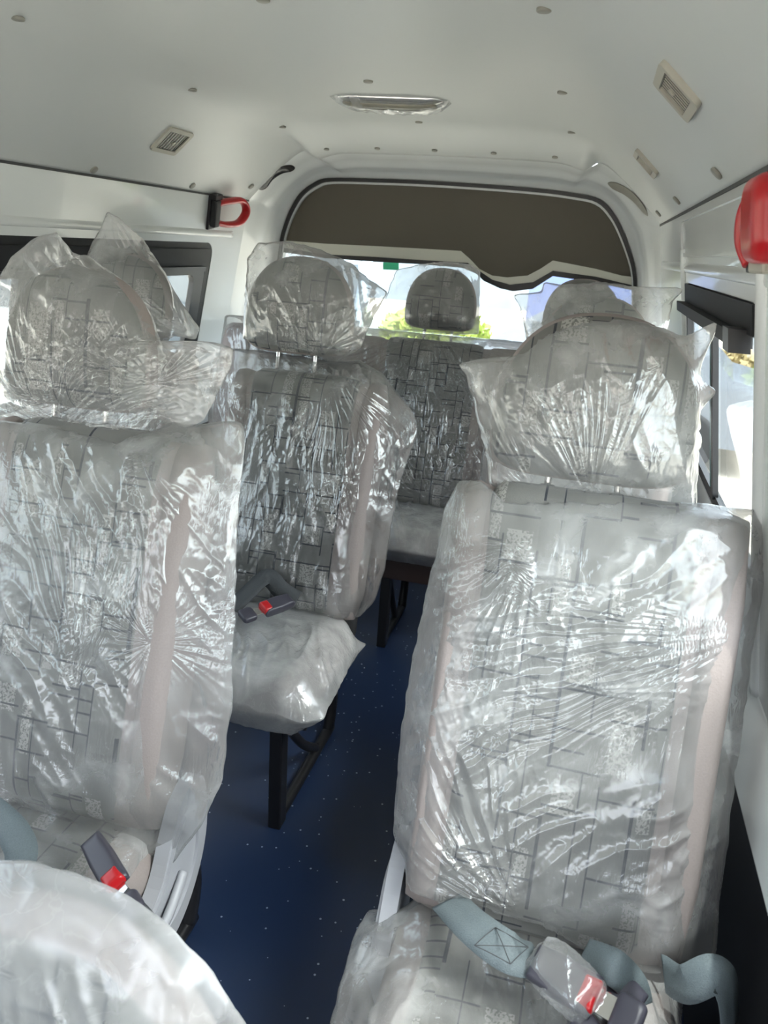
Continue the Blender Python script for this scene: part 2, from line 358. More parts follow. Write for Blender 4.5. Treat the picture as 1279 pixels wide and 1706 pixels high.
def bag(name, poly, solid, M, material, seed, gathers=(), amp=1.0, axis='xz', clear=0.004, N=320, R=110, back=True, dirn=(1.0, 0.35), backflat=None, jag=0.004, edge_h=0.0):
    """film drawn taut over a solid (height field solved as a membrane over an obstacle), then folded"""
    poly = np.array(poly); c = poly.mean(0) if not isinstance(solid, dict) or 'c' not in solid else np.array(solid['c'])
    hf = solid['h']
    th = np.linspace(0, 2*math.pi, N, endpoint=False); rad = outline_radius(poly, c, th)
    rad = rad + jag*(perlin(th*9, th*0, seed) + 0.5*perlin(th*31, th*0+3, seed))
    rs_ = (np.roll(rad, 1)+2*rad+np.roll(rad, -1))/4; rad = rs_
    x0, z0 = poly.min(0)-0.01; x1, z1 = poly.max(0)+0.01; dx = 0.005
    gx = np.arange(x0, x1, dx); gz = np.arange(z0, z1, dx); X, Z = np.meshgrid(gx, gz)
    ang = np.arctan2(Z-c[1], X-c[0]) % (2*math.pi); rr = np.hypot(X-c[0], Z-c[1])
    inside = rr < np.interp(ang, np.append(th, 2*math.pi), np.append(rad, rad[0]))
    def solve(hf):
        ob = np.where(inside, hf(X, Z), 0.0); ob = np.where(ob > 0, ob+clear, ob); h = ob.copy()
        for _ in range(500):
            h2 = h.copy(); h2[1:-1, 1:-1] = (h[:-2, 1:-1]+h[2:, 1:-1]+h[1:-1, :-2]+h[1:-1, 2:])/4
            h = np.where(inside, np.maximum(h2, ob), 0)
        return h
    hg = solve(hf); hb = solve(backflat) if backflat else hg
    def samp(h, x, z):
        fx = np.clip((x-x0)/dx, 0, len(gx)-1.001); fz = np.clip((z-z0)/dx, 0, len(gz)-1.001); i = fx.astype(int); j = fz.astype(int); a = fx-i; b = fz-j
        return (h[j, i]*(1-a)+h[j, i+1]*a)*(1-b) + (h[j+1, i]*(1-a)+h[j+1, i+1]*a)*b
    def sheet(Rn, h, sgn, sd):
        ts = np.linspace(0, 1, Rn+1)[1:]
        T, TH = np.meshgrid(ts, th, indexing='ij'); x = c[0]+np.cos(TH)*T*rad; z = c[1]+np.sin(TH)*T*rad
        y = samp(h, x, z)
        wx = x + 0.02*perlin(x*9, z*9, sd+1); wz = z + 0.02*perlin(x*9, z*9, sd+2)
        ca, sa = math.cos(dirn[1]), math.sin(dirn[1]); a = (wx*ca+wz*sa)*22; b = (-wx*sa+wz*ca)*22*0.28
        loose = np.clip(0.45+1.4*perlin(x*6, z*6, sd+5), 0.05, 1.2)
        wv = 0.009*ridge(perlin(a, b, sd+3))*loose + 0.0022*ridge(perlin(wx*38, wz*30, sd+4))*loose + 0.0007*ridge(perlin(wx*85, wz*80, sd+6))*loose + 0.008*np.clip(perlin(x*7, z*7, sd+8)+0.1, 0, 1)
        for (px, pz, am, k, reach, *sec) in gathers:
            ph = np.arctan2(z-pz, x-px); r = np.hypot(x-px, z-pz)
            ph2 = ph + 0.10*perlin(x*7, z*7, sd+9)
            wv += am*(ridge(perlin(ph2*k, r*2.5, sd+7), 2.6)+0.5*ridge(perlin(ph2*k*2.3, r*4, sd+11), 2.6))*np.exp(-r/reach)*np.clip(r/0.05, 0, 1)*(np.clip(1.6-1.6*np.abs((ph-sec[0]+math.pi) % (2*math.pi)-math.pi)/sec[1], 0, 1) if sec else 1.0)
        fade = np.clip((1-T)/0.06, 0, 1)
        flap = 0.004*perlin(TH*5, T*4, sd+12)*np.clip((T-0.7)/0.3, 0, 1)
        y = y + amp*wv*fade + edge_h*fade
        return x, z, sgn*(y) + flap
    sg = -1 if axis == 'xz' else 1
    xs, zs, ys = sheet(R, hg, sg, seed)
    allx = [np.array([c[0]]), xs.ravel()]; allz = [np.array([c[1]]), zs.ravel()]; ally = [np.array([ys[0].mean()]), ys.ravel()]
    fs = []
    def ringfaces(o0, Rn, flip):
        idx = np.arange(Rn-1)[:, None]*N; i = np.arange(N)[None, :]; j = (np.arange(N)[None, :]+1) % N
        q = np.stack([o0+idx+i, o0+idx+N+i, o0+idx+N+j, o0+idx+j], -1).reshape(-1, 4)
        return q[:, ::-1] if flip else q
    quads = [ringfaces(1, R, False)]; tris = [np.stack([np.zeros(N, int), 1+np.arange(N), 1+(np.arange(N)+1) % N], -1)]
    if back:
        Rb = 40; xb, zb, yb = sheet(Rb, hb, -sg, seed+50); yb[-1] = ys[-1]
        base = 1+R*N
        allx += [np.array([c[0]]), xb[:-1].ravel()]; allz += [np.array([c[1]]), zb[:-1].ravel()]; ally += [np.array([yb[0].mean()]), yb[:-1].ravel()]
        quads.append(ringfaces(base+1, Rb-1, True))
        i = np.arange(N); j = (i+1) % N; l0 = base+1+(Rb-2)*N; r0 = 1+(R-1)*N
        quads.append(np.stack([l0+i, l0+j, r0+j, r0+i], -1)); tris.append(np.stack([np.full(N, base), base+1+j, base+1+i], -1))
    X_, Z_, Y_ = map(np.concatenate, (allx, allz, ally))
    co = np.stack([X_, Y_, Z_] if axis == 'xz' else [X_, Z_, Y_], -1)
    q = np.concatenate(quads); t = np.concatenate(tris); me = bpy.data.meshes.new('film')
    me.vertices.add(len(co)); me.vertices.foreach_set('co', co.ravel())
    me.loops.add(q.size+t.size); me.loops.foreach_set('vertex_index', np.concatenate([q.ravel(), t.ravel()]).astype(np.int32))
    me.polygons.add(len(q)+len(t)); me.polygons.foreach_set('loop_start', np.concatenate([np.arange(len(q))*4, q.size+np.arange(len(t))*3]).astype(np.int32))
    me.update(calc_edges=True); me.validate()
    return link(name, me, material, None, M)

def solid_pad(poly, hd, p=4.0):
    poly = np.array(poly); c = poly.mean(0); th = np.linspace(0, 2*math.pi, 181); r = outline_radius(poly, c, th)
    def h(X, Z):
        a = np.arctan2(Z-c[1], X-c[0]) % (2*math.pi); t = np.hypot(X-c[0], Z-c[1])/np.interp(a, th, r)
        return np.where(t < 1, np.clip(1-np.clip(t, 0, 1)**p, 0, 1)**(1/2.2)*hd, 0)
    return h

# ------------------------------------------------------------------ van shell
XR, XL = [(1.615, 0.20), (1.05, 0.31), (0.65, 0.38), (0.0, 0.40)], None
CX = -0.65
def wall_x(z, side):
    zs = [0.0, 0.65, 1.05, 1.615, 2.2]; hw = [1.05, 1.03, 0.96, 0.85, 0.73]
    return CX + side*float(np.interp(z, zs, hw))
def wmap(side):
    return lambda u, v, d: (wall_x(v, side) + side*d, u, v)
Y0, Y1 = -1.5, 3.30
def ceil_prof(y):
    t = min(1, max(0, (y-2.9)/0.4)); top = 1.888 - 0.072*t*t*(3-2*t)
    pts = [(-0.85, 1.615), (-0.80, 1.665), (-0.70, 1.755), (-0.60, 1.835), (-0.54, top-0.024), (-0.47, top-0.008), (-0.38, top), (0, top+0.004)]
    pts = [(x, min(z, top+0.004)) for x, z in pts]
    pts = pts + [(-x, z) for x, z in pts[-2::-1]]
    return pts
CEILC = {}
def ceiling_z(x, y):
    k = round(y, 2)
    if k not in CEILC:
        p = catmull([Vector((a, b, 0)) for a, b in ceil_prof(k)], 4); CEILC[k] = ([q.x for q in p], [q.y for q in p])
    return float(np.interp(x-CX, *CEILC[k]))
ys = list(np.linspace(Y0, 2.8, 12)) + list(np.linspace(2.85, Y1, 10)); vs, fs = [], []
for y in ys:
    P = catmull([Vector((x, z, 0)) for x, z in ceil_prof(y)], 4)
    for q in P: vs.append((CX+q.x, y, q.y))
npf = len(P)
for k in range(len(ys)-1):
    for i in range(npf-1): fs.append((k*npf+i, k*npf+i+1, (k+1)*npf+i+1, (k+1)*npf+i))
ceil_o = struct(link('ceiling', mesh_vf(vs, fs), CEIL))
sd = ceil_o.modifiers.new('thick', 'SOLIDIFY'); sd.thickness = 0.02; sd.offset = 1
# screw caps
def cap(p, nrm, r=0.011):
    p = Vector(p); nrm = Vector(nrm).normalized()
    o = cyl('screw_cap', p + nrm*0.001, p - nrm*0.006, r, SCREW, ceil_o); return o
for (y, xs_) in ((1.53, (-1.2, -0.67, -0.155)), (2.25, (-1.2, -0.676, -0.157)), (2.93, (-1.2, -0.687, -0.157))):
    for x in xs_: cap((x, y, ceiling_z(x, y)+0.001), (0, 0, 1), 0.013)
for x in (-1.12, -0.91, -0.68, -0.45, -0.22): cap((x, 3.2, ceiling_z(x, 3.2)+0.001), (0, 0.15, 1))
def slope_pt(px, py, side):        # point on the sloping cove of the roof lining
    best = None
    for k in range(1, 4000):
        q = CAM + ray(px, py)*(k*0.001*4/F*1.0)
        if q.z > ceiling_z(q.x, q.y) - 0.002 or abs(q.x-CX) > 0.9: return q
    return q
for px, py, s in ((156, 282, -1), (320, 309, -1), (418, 310, -1), (1195, 287, 1), (1128, 333, 1), (1097, 355, 1)):
    q = slope_pt(px, py, s); cap(q, (s*0.66, 0, 0.75), 0.013)

floor_o = struct(box('floor', (CX, 1.05, -0.02), (2.14, 5.1, 0.04), FLOOR, bev=0))
struct(prism('wall_front', [(-1.75, 0), (0.45, 0), (0.45, 1.6), (0.1, 1.9), (-1.4, 1.9), (-1.75, 1.6)], [rrect(-1.55, 0.25, 0.85, 1.60, 0.08)], lambda u, v, d: (u, d, v), -1.55, -1.5, CEIL))  # unseen front closure, added to cut incoming light; windscreen opening sized for brightness
# side walls : upper part with window openings, lower part
LWIN = rrect(-0.6, 3.04, 0.93, 1.435, 0.05); RWIN = rrect(1.28, 2.33, 0.97, 1.435, 0.05); RWIN2 = rrect(-0.9, 1.12, 0.95, 1.43, 0.05)
def strip_outer(z0, z1): return [(Y0, z0), (3.3, z0), (3.3, z1), (Y0, z1)]
for side, nm, holes in ((-1, 'wall_left', [LWIN]), (1, 'wall_right', [RWIN, RWIN2])):
    # grid-friendly: outer polygon keeps extra vertices at profile breaks
    outer = [(Y0, 0.66), (3.3, 0.66), (3.3, 1.05), (3.3, 1.615), (Y0, 1.615), (Y0, 1.05)]
    # split at z=1.05 so the fold is exact
    o = prism(nm, [(Y0, 0.80), (3.3, 0.80), (3.3, 1.618), (Y0, 1.618)], holes, (lambda s: lambda u, v, d: (CX + s*(0.96 - (v-1.05)*0.1947 + d), u, v))(side), 0.0, 0.014, PAINT)
    struct(o)
    o2 = box('wall_'+('left' if side < 0 else 'right'), (CX+side*1.045, 0.9, 0.735), (0.06, 4.8, 0.19), PAINT, bev=0.01); struct(o2)
    o2.location.x = -side*0.012
    o3 = box('trim_'+('1' if side < 0 else '2'), (CX+side*1.075, 0.9, 0.32), (0.06, 4.8, 0.64), BPLAS, bev=0.01); struct(o3)
    # raised swage line above the windows
    o4 = tube_path('trim_'+('3' if side < 0 else '4'), [(CX+side*(0.96-(1.475-1.05)*0.1947+0.004), y, 1.475) for y in (Y0, 0, 1, 2, 2.9, 3.2)], 0.016, PAINT, n=14, flat=0.5, up=Vector((1, 0, 0))); struct(o4)
WM = lambda s: (lambda u, v, d: (CX + s*(0.96 - (v-1.05)*0.1947 + d), u, v))
def win(name, rect, side, bands, shade=None):
    y0, y1, z0, z1 = rect
    fw_ = 0.035 if side < 0 else 0.012; inner = rrect(y0+fw_, y1-0.035, z0+0.03, z1-0.03, 0.04)
    f = struct(prism(name, rrect(y0-0.004, y1+0.004, z0-0.004, z1+0.004, 0.054), [inner], WM(side), 0.002, 0.016, BPLAS))
    g = prism('pane', inner, [], WM(side), 0.010, 0.013, GLASS, f)
    return f
wl = win('window_1', (-0.6, 3.04, 0.93, 1.435), -1, None)
prism('upper_band', [(-0.57, 1.335), (3.0, 1.335), (3.0, 1.41), (-0.57, 1.41)], [], WM(-1), -0.004, 0.012, BPLAS, wl)
prism('sliding_sash', rrect(1.9, 3.0, 0.96, 1.345, 0.04), [rrect(1.94, 2.92, 1.0, 1.31, 0.035)], WM(-1), 0.0, 0.022, BLACK, wl)
prism('slide_rail', [(0.4, 1.322), (2.98, 1.322), (2.98, 1.342), (0.4, 1.342)], [], WM(-1), -0.014, 0.02, BLACK, wl)
wr = win('window_2', (1.28, 2.33, 0.97, 1.435), 1, None)
prism('sliding_sash', rrect(1.76, 2.29, 0.99, 1.38, 0.02), [rrect(1.79, 2.27, 1.01, 1.37, 0.02)], WM(1), -0.004, 0.008, BPLAS, wr)
tg = prism('glass_edge', [(1.79, 1.0), (1.81, 1.0), (1.81, 1.37), (1.79, 1.37)], [], WM(1), -0.004, 0.008, simple('teal_glass_edge', (0.10, 0.28, 0.27), 0.2), wr)
wr2 = win('window_3', (-0.9, 1.12, 0.95, 1.43), 1, None)
# shade cassette over the right window
blind = thing('window_shade', 'black roller shade cassette with rail across top of right side window', 'window shade')
prism('shade_board', [(1.30, 1.385), (2.32, 1.385), (2.32, 1.432), (1.30, 1.432)], [], WM(1), -0.006, 0.01, BPLAS, blind)
prism('shade_rail', [(1.36, 1.362), (2.31, 1.362), (2.31, 1.386), (1.36, 1.386)], [], WM(1), -0.028, 0.006, GREY if False else BPLAS, blind)
prism('rail_end_cap', [(1.34, 1.355), (1.40, 1.355), (1.40, 1.392), (1.34, 1.392)], [], WM(1), -0.034, 0.0, BLACK, blind)
for s_ in (-1, 1): struct(box('trim_10', (CX+s_*0.852, 0.9, 1.613), (0.008, 4.8, 0.007), simple('seam_shadow_gap', (0.08, 0.08, 0.08), 0.8), bev=0))  # dark grey strips paint in the shade of the gap between roof lining and wall
# white pillar ribs either side of the right window
for y in (1.245, 2.38): struct(tube_path('trim_5', [(CX+0.96-(z-1.05)*0.1947+0.002, y, z) for z in (0.82, 1.0, 1.2, 1.4, 1.52)], 0.022, PAINT, flat=0.6, up=Vector((1, 0, 0))))

# rear end: flowing white surround from roof/walls to the tailgate glass
OPEN_PX = [(466, 404), (470, 385), (482, 352), (500, 322), (524, 304), (548, 297), (620, 298), (700, 301), (800, 307), (900, 315), (960, 323), (998, 332), (1022, 356), (1040, 392), (1056, 440), (1060, 470)]
YB = 3.55
op = [on(x, y, 1, YB) for x, y in OPEN_PX]; op = [(p.x, p.z) for p in op]
op = [(q.x, q.y) for q in catmull([Vector((a, b)) for a, b in op], 4)]
opl = [(op[0][0]-0.03, 1.2), (op[0][0]-0.03, 1.02), (op[0][0]+0.03, 0.97)]; opr = [(op[-1][0]-0.03, 0.97), (op[-1][0]+0.03, 1.02), (op[-1][0]+0.03, 1.2)]
opening = op + opr[::-1] + opl[::-1]
cp = [(q.x+CX, q.y) for q in catmull([Vector((a, b)) for a, b in ceil_prof(3.3)], 4)]
outer_loop = cp + [(wall_x(1.3, 1), 1.3), (wall_x(1.05, 1), 1.05), (wall_x(0.6, 1), 0.6), (wall_x(0, 1), 0.0), (CX, -0.01), (wall_x(0, -1), 0.0), (wall_x(0.6, -1), 0.6), (wall_x(1.05, -1), 1.05), (wall_x(1.3, -1), 1.3)]
cc = np.array([CX, 1.25]); TH = np.linspace(0, 2*math.pi, 360, endpoint=False)
ro = outline_radius(outer_loop, cc, TH); ri = outline_radius(opening, cc, TH)
rings = [(0.0, 3.30), (0.05, 3.325), (0.16, 3.385), (0.30, 3.43), (0.42, 3.445), (0.50, 3.47), (0.60, 3.52), (0.78, 3.545), (0.94, 3.55), (1.0, 3.56), (1.0, 3.60)]
vs, fs = [], []
for f_, y in rings:
    r = ro*(1-f_) + ri*f_
    if f_ == 0: r = ro + 0.004
    for i in range(360): vs.append((cc[0]+math.cos(TH[i])*r[i], y, cc[1]+math.sin(TH[i])*r[i]))
for k in range(len(rings)-1):
    for i in range(360): fs.append((k*360+i, k*360+(i+1) % 360, (k+1)*360+(i+1) % 360, (k+1)*360+i))
rear = struct(link('wall_rear', mesh_vf(vs, fs), PAINT))
def ring_pt(px, py, lo=3.30, hi=3.56):     # point on the rear surround seen at a pixel: walk the ray until the surface
    for k in range(400):
        y = lo + (hi-lo)*k/399; q = on(px, py, 1, y); a = math.atan2(q.z-cc[1], q.x-cc[0]) % (2*math.pi); r = math.hypot(q.x-cc[0], q.z-cc[1])
        f_ = (np.interp(a, TH, ro)-r)/(np.interp(a, TH, ro)-np.interp(a, TH, ri)); ysf = np.interp(f_, [g[0] for g in rings[:-1]], [g[1] for g in rings[:-1]])
        if y >= ysf: return q
    return q
def slot(name, pxs, m, label):
    P = [ring_pt(*p) for p in pxs]; c = sum(P, Vector())/len(P)
    P = catmull(P, 6, True); n = len(P)
    vs = [p + Vector((0, -0.004, 0)) for p in P] + [c + (p-c)*0.93 + Vector((0, -0.014, 0)) for p in P] + [c + (p-c)*0.85 + Vector((0, -0.013, 0)) for p in P]
    fs = [(i, (i+1) % n, n+(i+1) % n, n+i) for i in range(n)] + [(n+i, n+(i+1) % n, 2*n+(i+1) % n, 2*n+i) for i in range(n)]
    # inner surface: zipper between opposite points
    for i in range(1, n//2): fs.append((2*n+i, 2*n+i-1 if i > 1 else 2*n, 2*n+(n-i+1) % n, 2*n+n-i))
    o = link(name, fixn(mesh_vf(vs, fs)), m, rear); o['label'] = label; return o
slot('service_slot', [(431, 305), (437, 296), (450, 286), (468, 278), (485, 275), (492, 280), (486, 286), (470, 290), (455, 300), (445, 313), (436, 317), (430, 313)], BLACK, 'black open slot in white corner')
slot('service_slot', [(1012, 305), (1024, 304), (1042, 312), (1060, 327), (1074, 345), (1079, 360), (1070, 354), (1056, 338), (1038, 324), (1020, 315)], SCREW, 'grey covered slot in white corner')
# tailgate window
win_r = struct(prism('window_4', opening, [[(CX+(x-CX)*0.985, 1.25+(z-1.25)*0.972) for x, z in opening]], lambda u, v, d: (u, d, v), 3.545, 3.60, BLACK))
prism('rim', [(CX+(x-CX)*0.985, 1.25+(z-1.25)*0.972) for x, z in opening], [[(CX+(x-CX)*0.978, 1.25+(z-1.25)*0.955) for x, z in opening]], lambda u, v, d: (u, d, v), 3.56, 3.60, PAINT, win_r)
prism('pane', [(CX+(x-CX)*0.985, 1.25+(z-1.25)*0.972) for x, z in opening], [], lambda u, v, d: (u, d, v), 3.62, 3.624, GLASS, win_r)
YP = 3.585
def onp(l, y=YP): return [(on(a, b, 1, y).x, on(a, b, 1, y).z) for a, b in l]
TOPPX = [(1058, 466), (1050, 430), (1034, 390), (1012, 352), (992, 338), (955, 330), (900, 322), (800, 314), (700, 308), (620, 305), (552, 304), (530, 311), (508, 328), (490, 354), (476, 386), (469, 404)]
BOT1 = [(543, 406), (625, 410), (700, 414), (768, 418), (784, 432), (799, 448), (820, 459), (845, 462), (879, 459), (900, 448), (921, 434), (942, 438), (993, 448), (1035, 459)]
panel = thing('tailgate_panel', 'dark taupe board covering upper half of the rear window', 'trim panel')
prism('board', onp(TOPPX + BOT1), [], lambda u, v, d: (u, d, v), 3.575, 3.59, TAUPE, panel)
BOT2 = [(470, 412), (543, 424), (625, 428), (700, 433), (780, 438), (802, 453), (821, 466), (850, 474), (888, 470), (921, 451), (993, 461), (1031, 470), (1058, 476)]
low_band = struct(prism('trim_6', onp([(466, 400)] + BOT1 + [(1060, 462)]) + onp(BOT2[::-1]), [], lambda u, v, d: (u, d, v), 3.572, 3.60, simple('ivory_tailgate_paint', (0.70, 0.69, 0.60), 0.35)))
BOT3 = [(470, 420), (543, 430), (625, 436), (700, 440), (770, 446), (793, 455), (807, 468), (833, 480), (855, 485), (888, 481), (921, 460), (993, 470), (1031, 479), (1058, 484)]
seal = prism('seal', onp(BOT2) + onp(BOT3[::-1]), [], lambda u, v, d: (u, d, v), 3.565, 3.60, BLACK, win_r)
st = onp([(638, 437), (664, 438), (664, 450), (638, 449)], 3.61)
sticker = tag(prism('sticker', st, [], lambda u, v, d: (u, d, v), 3.610, 3.612, simple('green_sticker', (0.10, 0.85, 0.45), 0.5)), 'small green rectangular sticker on the rear window glass', 'sticker')
struct(box('trim_7', (CX, 3.38, 0.03), (2.0, 0.14, 0.06), simple('rear_sill', (0.55, 0.58, 0.62), 0.35), bev=0.01))

# ------------------------------------------------------------------ roof fittings
def vent(px, py, s, label, depth=0.10, tilt=0.0, ln=0.13, hh=0.085):
    q = slope_pt(px, py, s)
    nrm = Vector((-s*0.66, 0, -0.75)).normalized(); u = Vector((0, 1, 0)); v = nrm.cross(u).normalized()
    M = Matrix((u, v, nrm)).transposed().to_4x4(); M.translation = q
    t = thing('air_vent', label, 'air vent', M, None)
    mp = lambda a, b, d: (a, b, d)
    prism('vent_frame', rrect(-ln/2, ln/2, -hh/2, hh/2, 0.012), [rrect(-ln/2+0.016, ln/2-0.016, -hh/2+0.014, hh/2-0.014, 0.003)], mp, -0.002, 0.0075, BEIGE, t)
    box('vent_back', (0, 0, 0.002), (ln-0.03, hh-0.026, 0.003), BLACK, t, bev=0)
    for k in range(7): box('louver', (-ln/2+0.028+k*(ln-0.056)/6, 0, 0.0044), (0.0020, hh-0.032, 0.0014), BEIGE, t, bev=0)
    box('adjuster', (0.012, -0.006, 0.006), (0.010, 0.012, 0.004), BEIGE, t, bev=0.001)
    return t
vent(286, 234, -1, 'beige louvred roof vent on the left slope above the side window', ln=0.15, hh=0.10)
vent(1129, 152, 1, 'larger beige roof vent on the right slope, nearer the camera', ln=0.15, hh=0.085)
vent(1077, 272, 1, 'smaller beige roof vent on the right slope, near the rear corner', ln=0.13, hh=0.085)
lp = Matrix.Translation((-0.685, 2.52, ceiling_z(-0.685, 2.52))) @ Matrix.Rotation(math.radians(3), 4, 'Z')
lamp = thing('ceiling_lamp', 'long slim chrome-edged roof lamp on the ceiling, wrapped in clear film', 'lamp', lp)
pad('lamp_bezel', rrect(-0.17, 0.17, -0.05, 0.05, 0.03), 0.022, CHROME, lamp, p=3, axis='xy')
pad('lamp_lens', rrect(-0.145, 0.145, -0.035, 0.035, 0.02), 0.012, simple('smoky_lens', (0.42, 0.39, 0.28), 0.12, coat=0.5), lamp, p=3, axis='xy', yoff=-0.017)
lf = bag('lamp_wrapper', sup(0, 0, 0.185, 0.062, 4), {'h': solid_pad(rrect(-0.17, 0.17, -0.05, 0.05, 0.03), 0.03, 3)}, lp @ Matrix.Rotation(math.pi, 4, 'X'), FILM, 77, axis='xy', N=160, R=50, back=False, amp=0.6, gathers=((0.16, 0, 0.006, 3, 0.05),))
tag(lf, 'clear crinkled film wrapped round the roof lamp', 'plastic wrapper')

# red emergency hammers
def hammer(M, label, sc=1.0):
    t = thing('emergency_hammer', label, 'emergency hammer', M)
    R_ = RED
    # local: x along handle, z towards viewer (out of the wall), y up
    box('bracket', (0, 0, 0.008), (0.05*sc, 0.11*sc, 0.016), BPLAS, t, bev=0.005)
    box('bracket_clip', (0.0, 0.05*sc, 0.024), (0.045*sc, 0.018*sc, 0.03), BPLAS, t, bev=0.004)
    ring = catmull([Vector((p[0]*1.45, p[1]*1.0, p[2] + p[0]*0.35)) for p in ((0.0, -0.03*sc, 0.03), (0.04*sc, -0.04*sc, 0.03), (0.085*sc, -0.035*sc, 0.03), (0.105*sc, 0.0, 0.03), (0.085*sc, 0.035*sc, 0.03), (0.04*sc, 0.036*sc, 0.03), (0.0, 0.03*sc, 0.03))], 8)
    tube_path('grip', ring, 0.010*sc, R_, t, n=12, flat=1.6, res=1, up=Vector((0, 0, 1)))
    box('head', (-0.012*sc, 0, 0.034), (0.034*sc, 0.085*sc, 0.026), BPLAS, t, bev=0.008)
    cyl('point', (-0.012*sc, 0.035*sc, 0.034), (-0.012*sc, 0.06*sc, 0.034), 0.004*sc, CHROME, t, r2=0.002)
    return t
qh = on(352, 352, 0, CX-0.86); u = Vector((0.0, 1, 0.15)).normalized(); nrm = Vector((1, 0, -0.19)).normalized(); v = nrm.cross(u)
nrm = u.cross(v).normalized()
M = Matrix((u, v, nrm)).transposed().to_4x4(); M.translation = Vector((CX-0.868, qh.y, qh.z)); 
hammer(M, 'small red and black emergency hammer on the left wall by the rear corner', 1.2)
u = Vector((0, -1, 0.0)); nrm = Vector((-1, 0, -0.19)).normalized(); v = nrm.cross(u).normalized()
# big near one on the right wall : red double fork housing
MR = Matrix((u, v, nrm)).transposed().to_4x4(); MR.translation = Vector((CX+0.868, 1.16, 1.545))
hr = thing('emergency_hammer', 'large red emergency hammer in its holder high on the right wall', 'emergency hammer', MR)
box('bracket', (0.01, 0.002, 0.006), (0.11, 0.115, 0.012), BPLAS, hr, bev=0.004)
tube_path('grip', [(-0.045, 0.04, 0.02), (-0.056, 0.015, 0.03), (-0.058, -0.02, 0.032), (-0.045, -0.05, 0.024)], 0.012, RED, hr, flat=1.3, up=Vector((0, 0, 1)))
pad('head', rrect(-0.004, 0.11, -0.05, 0.056, 0.03), 0.022, RED, hr, p=6, axis='xy', yoff=0.03)
box('slot_recess', (-0.014, -0.018, 0.028), (0.016, 0.04, 0.02), BLACK, hr, bev=0.004)
box('crossbar', (-0.03, 0.022, 0.026), (0.05, 0.03, 0.022), RED, hr, bev=0.006)
box('base', (0.012, -0.055, 0.018), (0.10, 0.016, 0.03), BEIGE, hr, bev=0.004)
box('foot_clip', (-0.045, -0.056, 0.02), (0.026, 0.014, 0.026), BLACK, hr, bev=0.004)
# glossy pressed recess above the right window
rec = struct(prism('trim_8', rrect(1.35, 2.45, 1.50, 1.60, 0.03), [rrect(1.38, 2.42, 1.51, 1.59, 0.03)], WM(1), -0.006, 0.006, PAINT))

# ------------------------------------------------------------------ seats
REC = math.radians(17)
def frames(x0, J, head=0.0, rec=REC):
    base = Matrix.Translation((x0, J, 0))
    MB = base @ Matrix.Translation((0, 0.07, 0.49)) @ Matrix.Rotation(-rec, 4, 'X')
    MH = base @ Matrix.Translation((0, 0.07+0.665*math.sin(rec)+0.005, 0.49+0.665*math.cos(rec)+head)) @ Matrix.Rotation(-math.radians(8), 4, 'X')
    return base, MB, MH
HEAD = []
for i in range(96):
    t_ = 2*math.pi*i/96; c_, s_ = math.cos(t_), math.sin(t_); p_ = 2.35 if s_ > 0 else 4.5
    HEAD.append((0.142*abs(c_)**(2/p_)*(1 if c_ > 0 else -1), 0.085 + (0.165 if s_ > 0 else 0.072)*abs(s_)**(2/p_)*(1 if s_ > 0 else -1)))
BW, BH = 0.225, 0.665
BACK = rrect(-BW, BW, 0.0, BH, 0.05)
CUSH = rrect(-BW, BW, -0.32, 0.12, 0.06)
def add_leg(t, x, yf=-0.20, yr=0.24):
    box('leg', (x, yf, 0.18), (0.035, 0.045, 0.36), BLACK, t, bev=0.004)
    tube_path('leg', [(x, yr-0.02, 0.02), (x, yr+0.005, 0.12), (x, yr-0.03, 0.26), (x, yr-0.12, 0.35)], 0.022, BLACK, t, flat=0.8, up=Vector((1, 0, 0)))
    tube_path('foot_bar', [(x, yf, 0.016), (x, 0, 0.016), (x, yr, 0.016)], 0.016, BLACK, t, flat=1.0)
    tube_path('brace', [(x, yf-0.0, 0.34), (x, (yf+yr)/2-0.05, 0.14), (x, yr-0.14, 0.03)], 0.014, BLACK, t, flat=0.9)
def seat_core(t, x0, W2, head=0.0, panels=((0.0, 0.15),), rec=REC, heads=(0.0,), back_h=BH, low=0.0, hs=1.0):
    MB = Matrix.Translation((0, 0.07, 0.49)) @ Matrix.Rotation(-rec, 4, 'X')
    pad('back_base', rrect(-W2, W2, -low, back_h-0.012, 0.05), 0.05, BROWN, t, MB, p=8)
    # bolsters and patterned panels
    xs_ = sorted([(c-w_, c+w_) for c, w_ in panels]); prev = -W2
    for a, b in xs_ + [(W2, W2)]:
        if a-prev > 0.02:
            pad('bolster', rrect(prev+0.003, a+0.008, 0.004-low, back_h-0.004, min(0.035, (a-prev)*0.45)), 0.07, BROWN, t, MB, p=3.2)
        prev = b
    for c, w_ in panels:
        pad('back_panel', rrect(c-w_, c+w_, 0.006-low, back_h+0.002, 0.03), 0.067, [FAB, FAB], t, MB, p=9)
    pad('back_shell', rrect(-W2+0.01, W2-0.01, -0.12, 0.42, 0.08), 0.02, BPLAS, t, MB, p=5, yoff=0.062)
    MH = Matrix.Translation((0, 0.07+back_h*math.sin(rec)+0.005, 0.49+back_h*math.cos(rec)+head)) @ Matrix.Rotation(-math.radians(8), 4, 'X')
    for hx in heads:
        h = pad('headrest', [(x*hs+hx, z*hs) for x, z in HEAD], 0.055, [FAB, BROWN], t, MH, p=3.4, side_t=0.035)
        for sx in (-0.055, 0.055):
            cyl('headrest_post', (hx+sx, 0, -0.03-head), (hx+sx, 0, 0.06), 0.006, CHROME, h)
            cyl('post_collar', (hx+sx, 0, -0.012-head), (hx+sx, 0, 0.002-head), 0.013, BLACK, h)
    return MB, MH
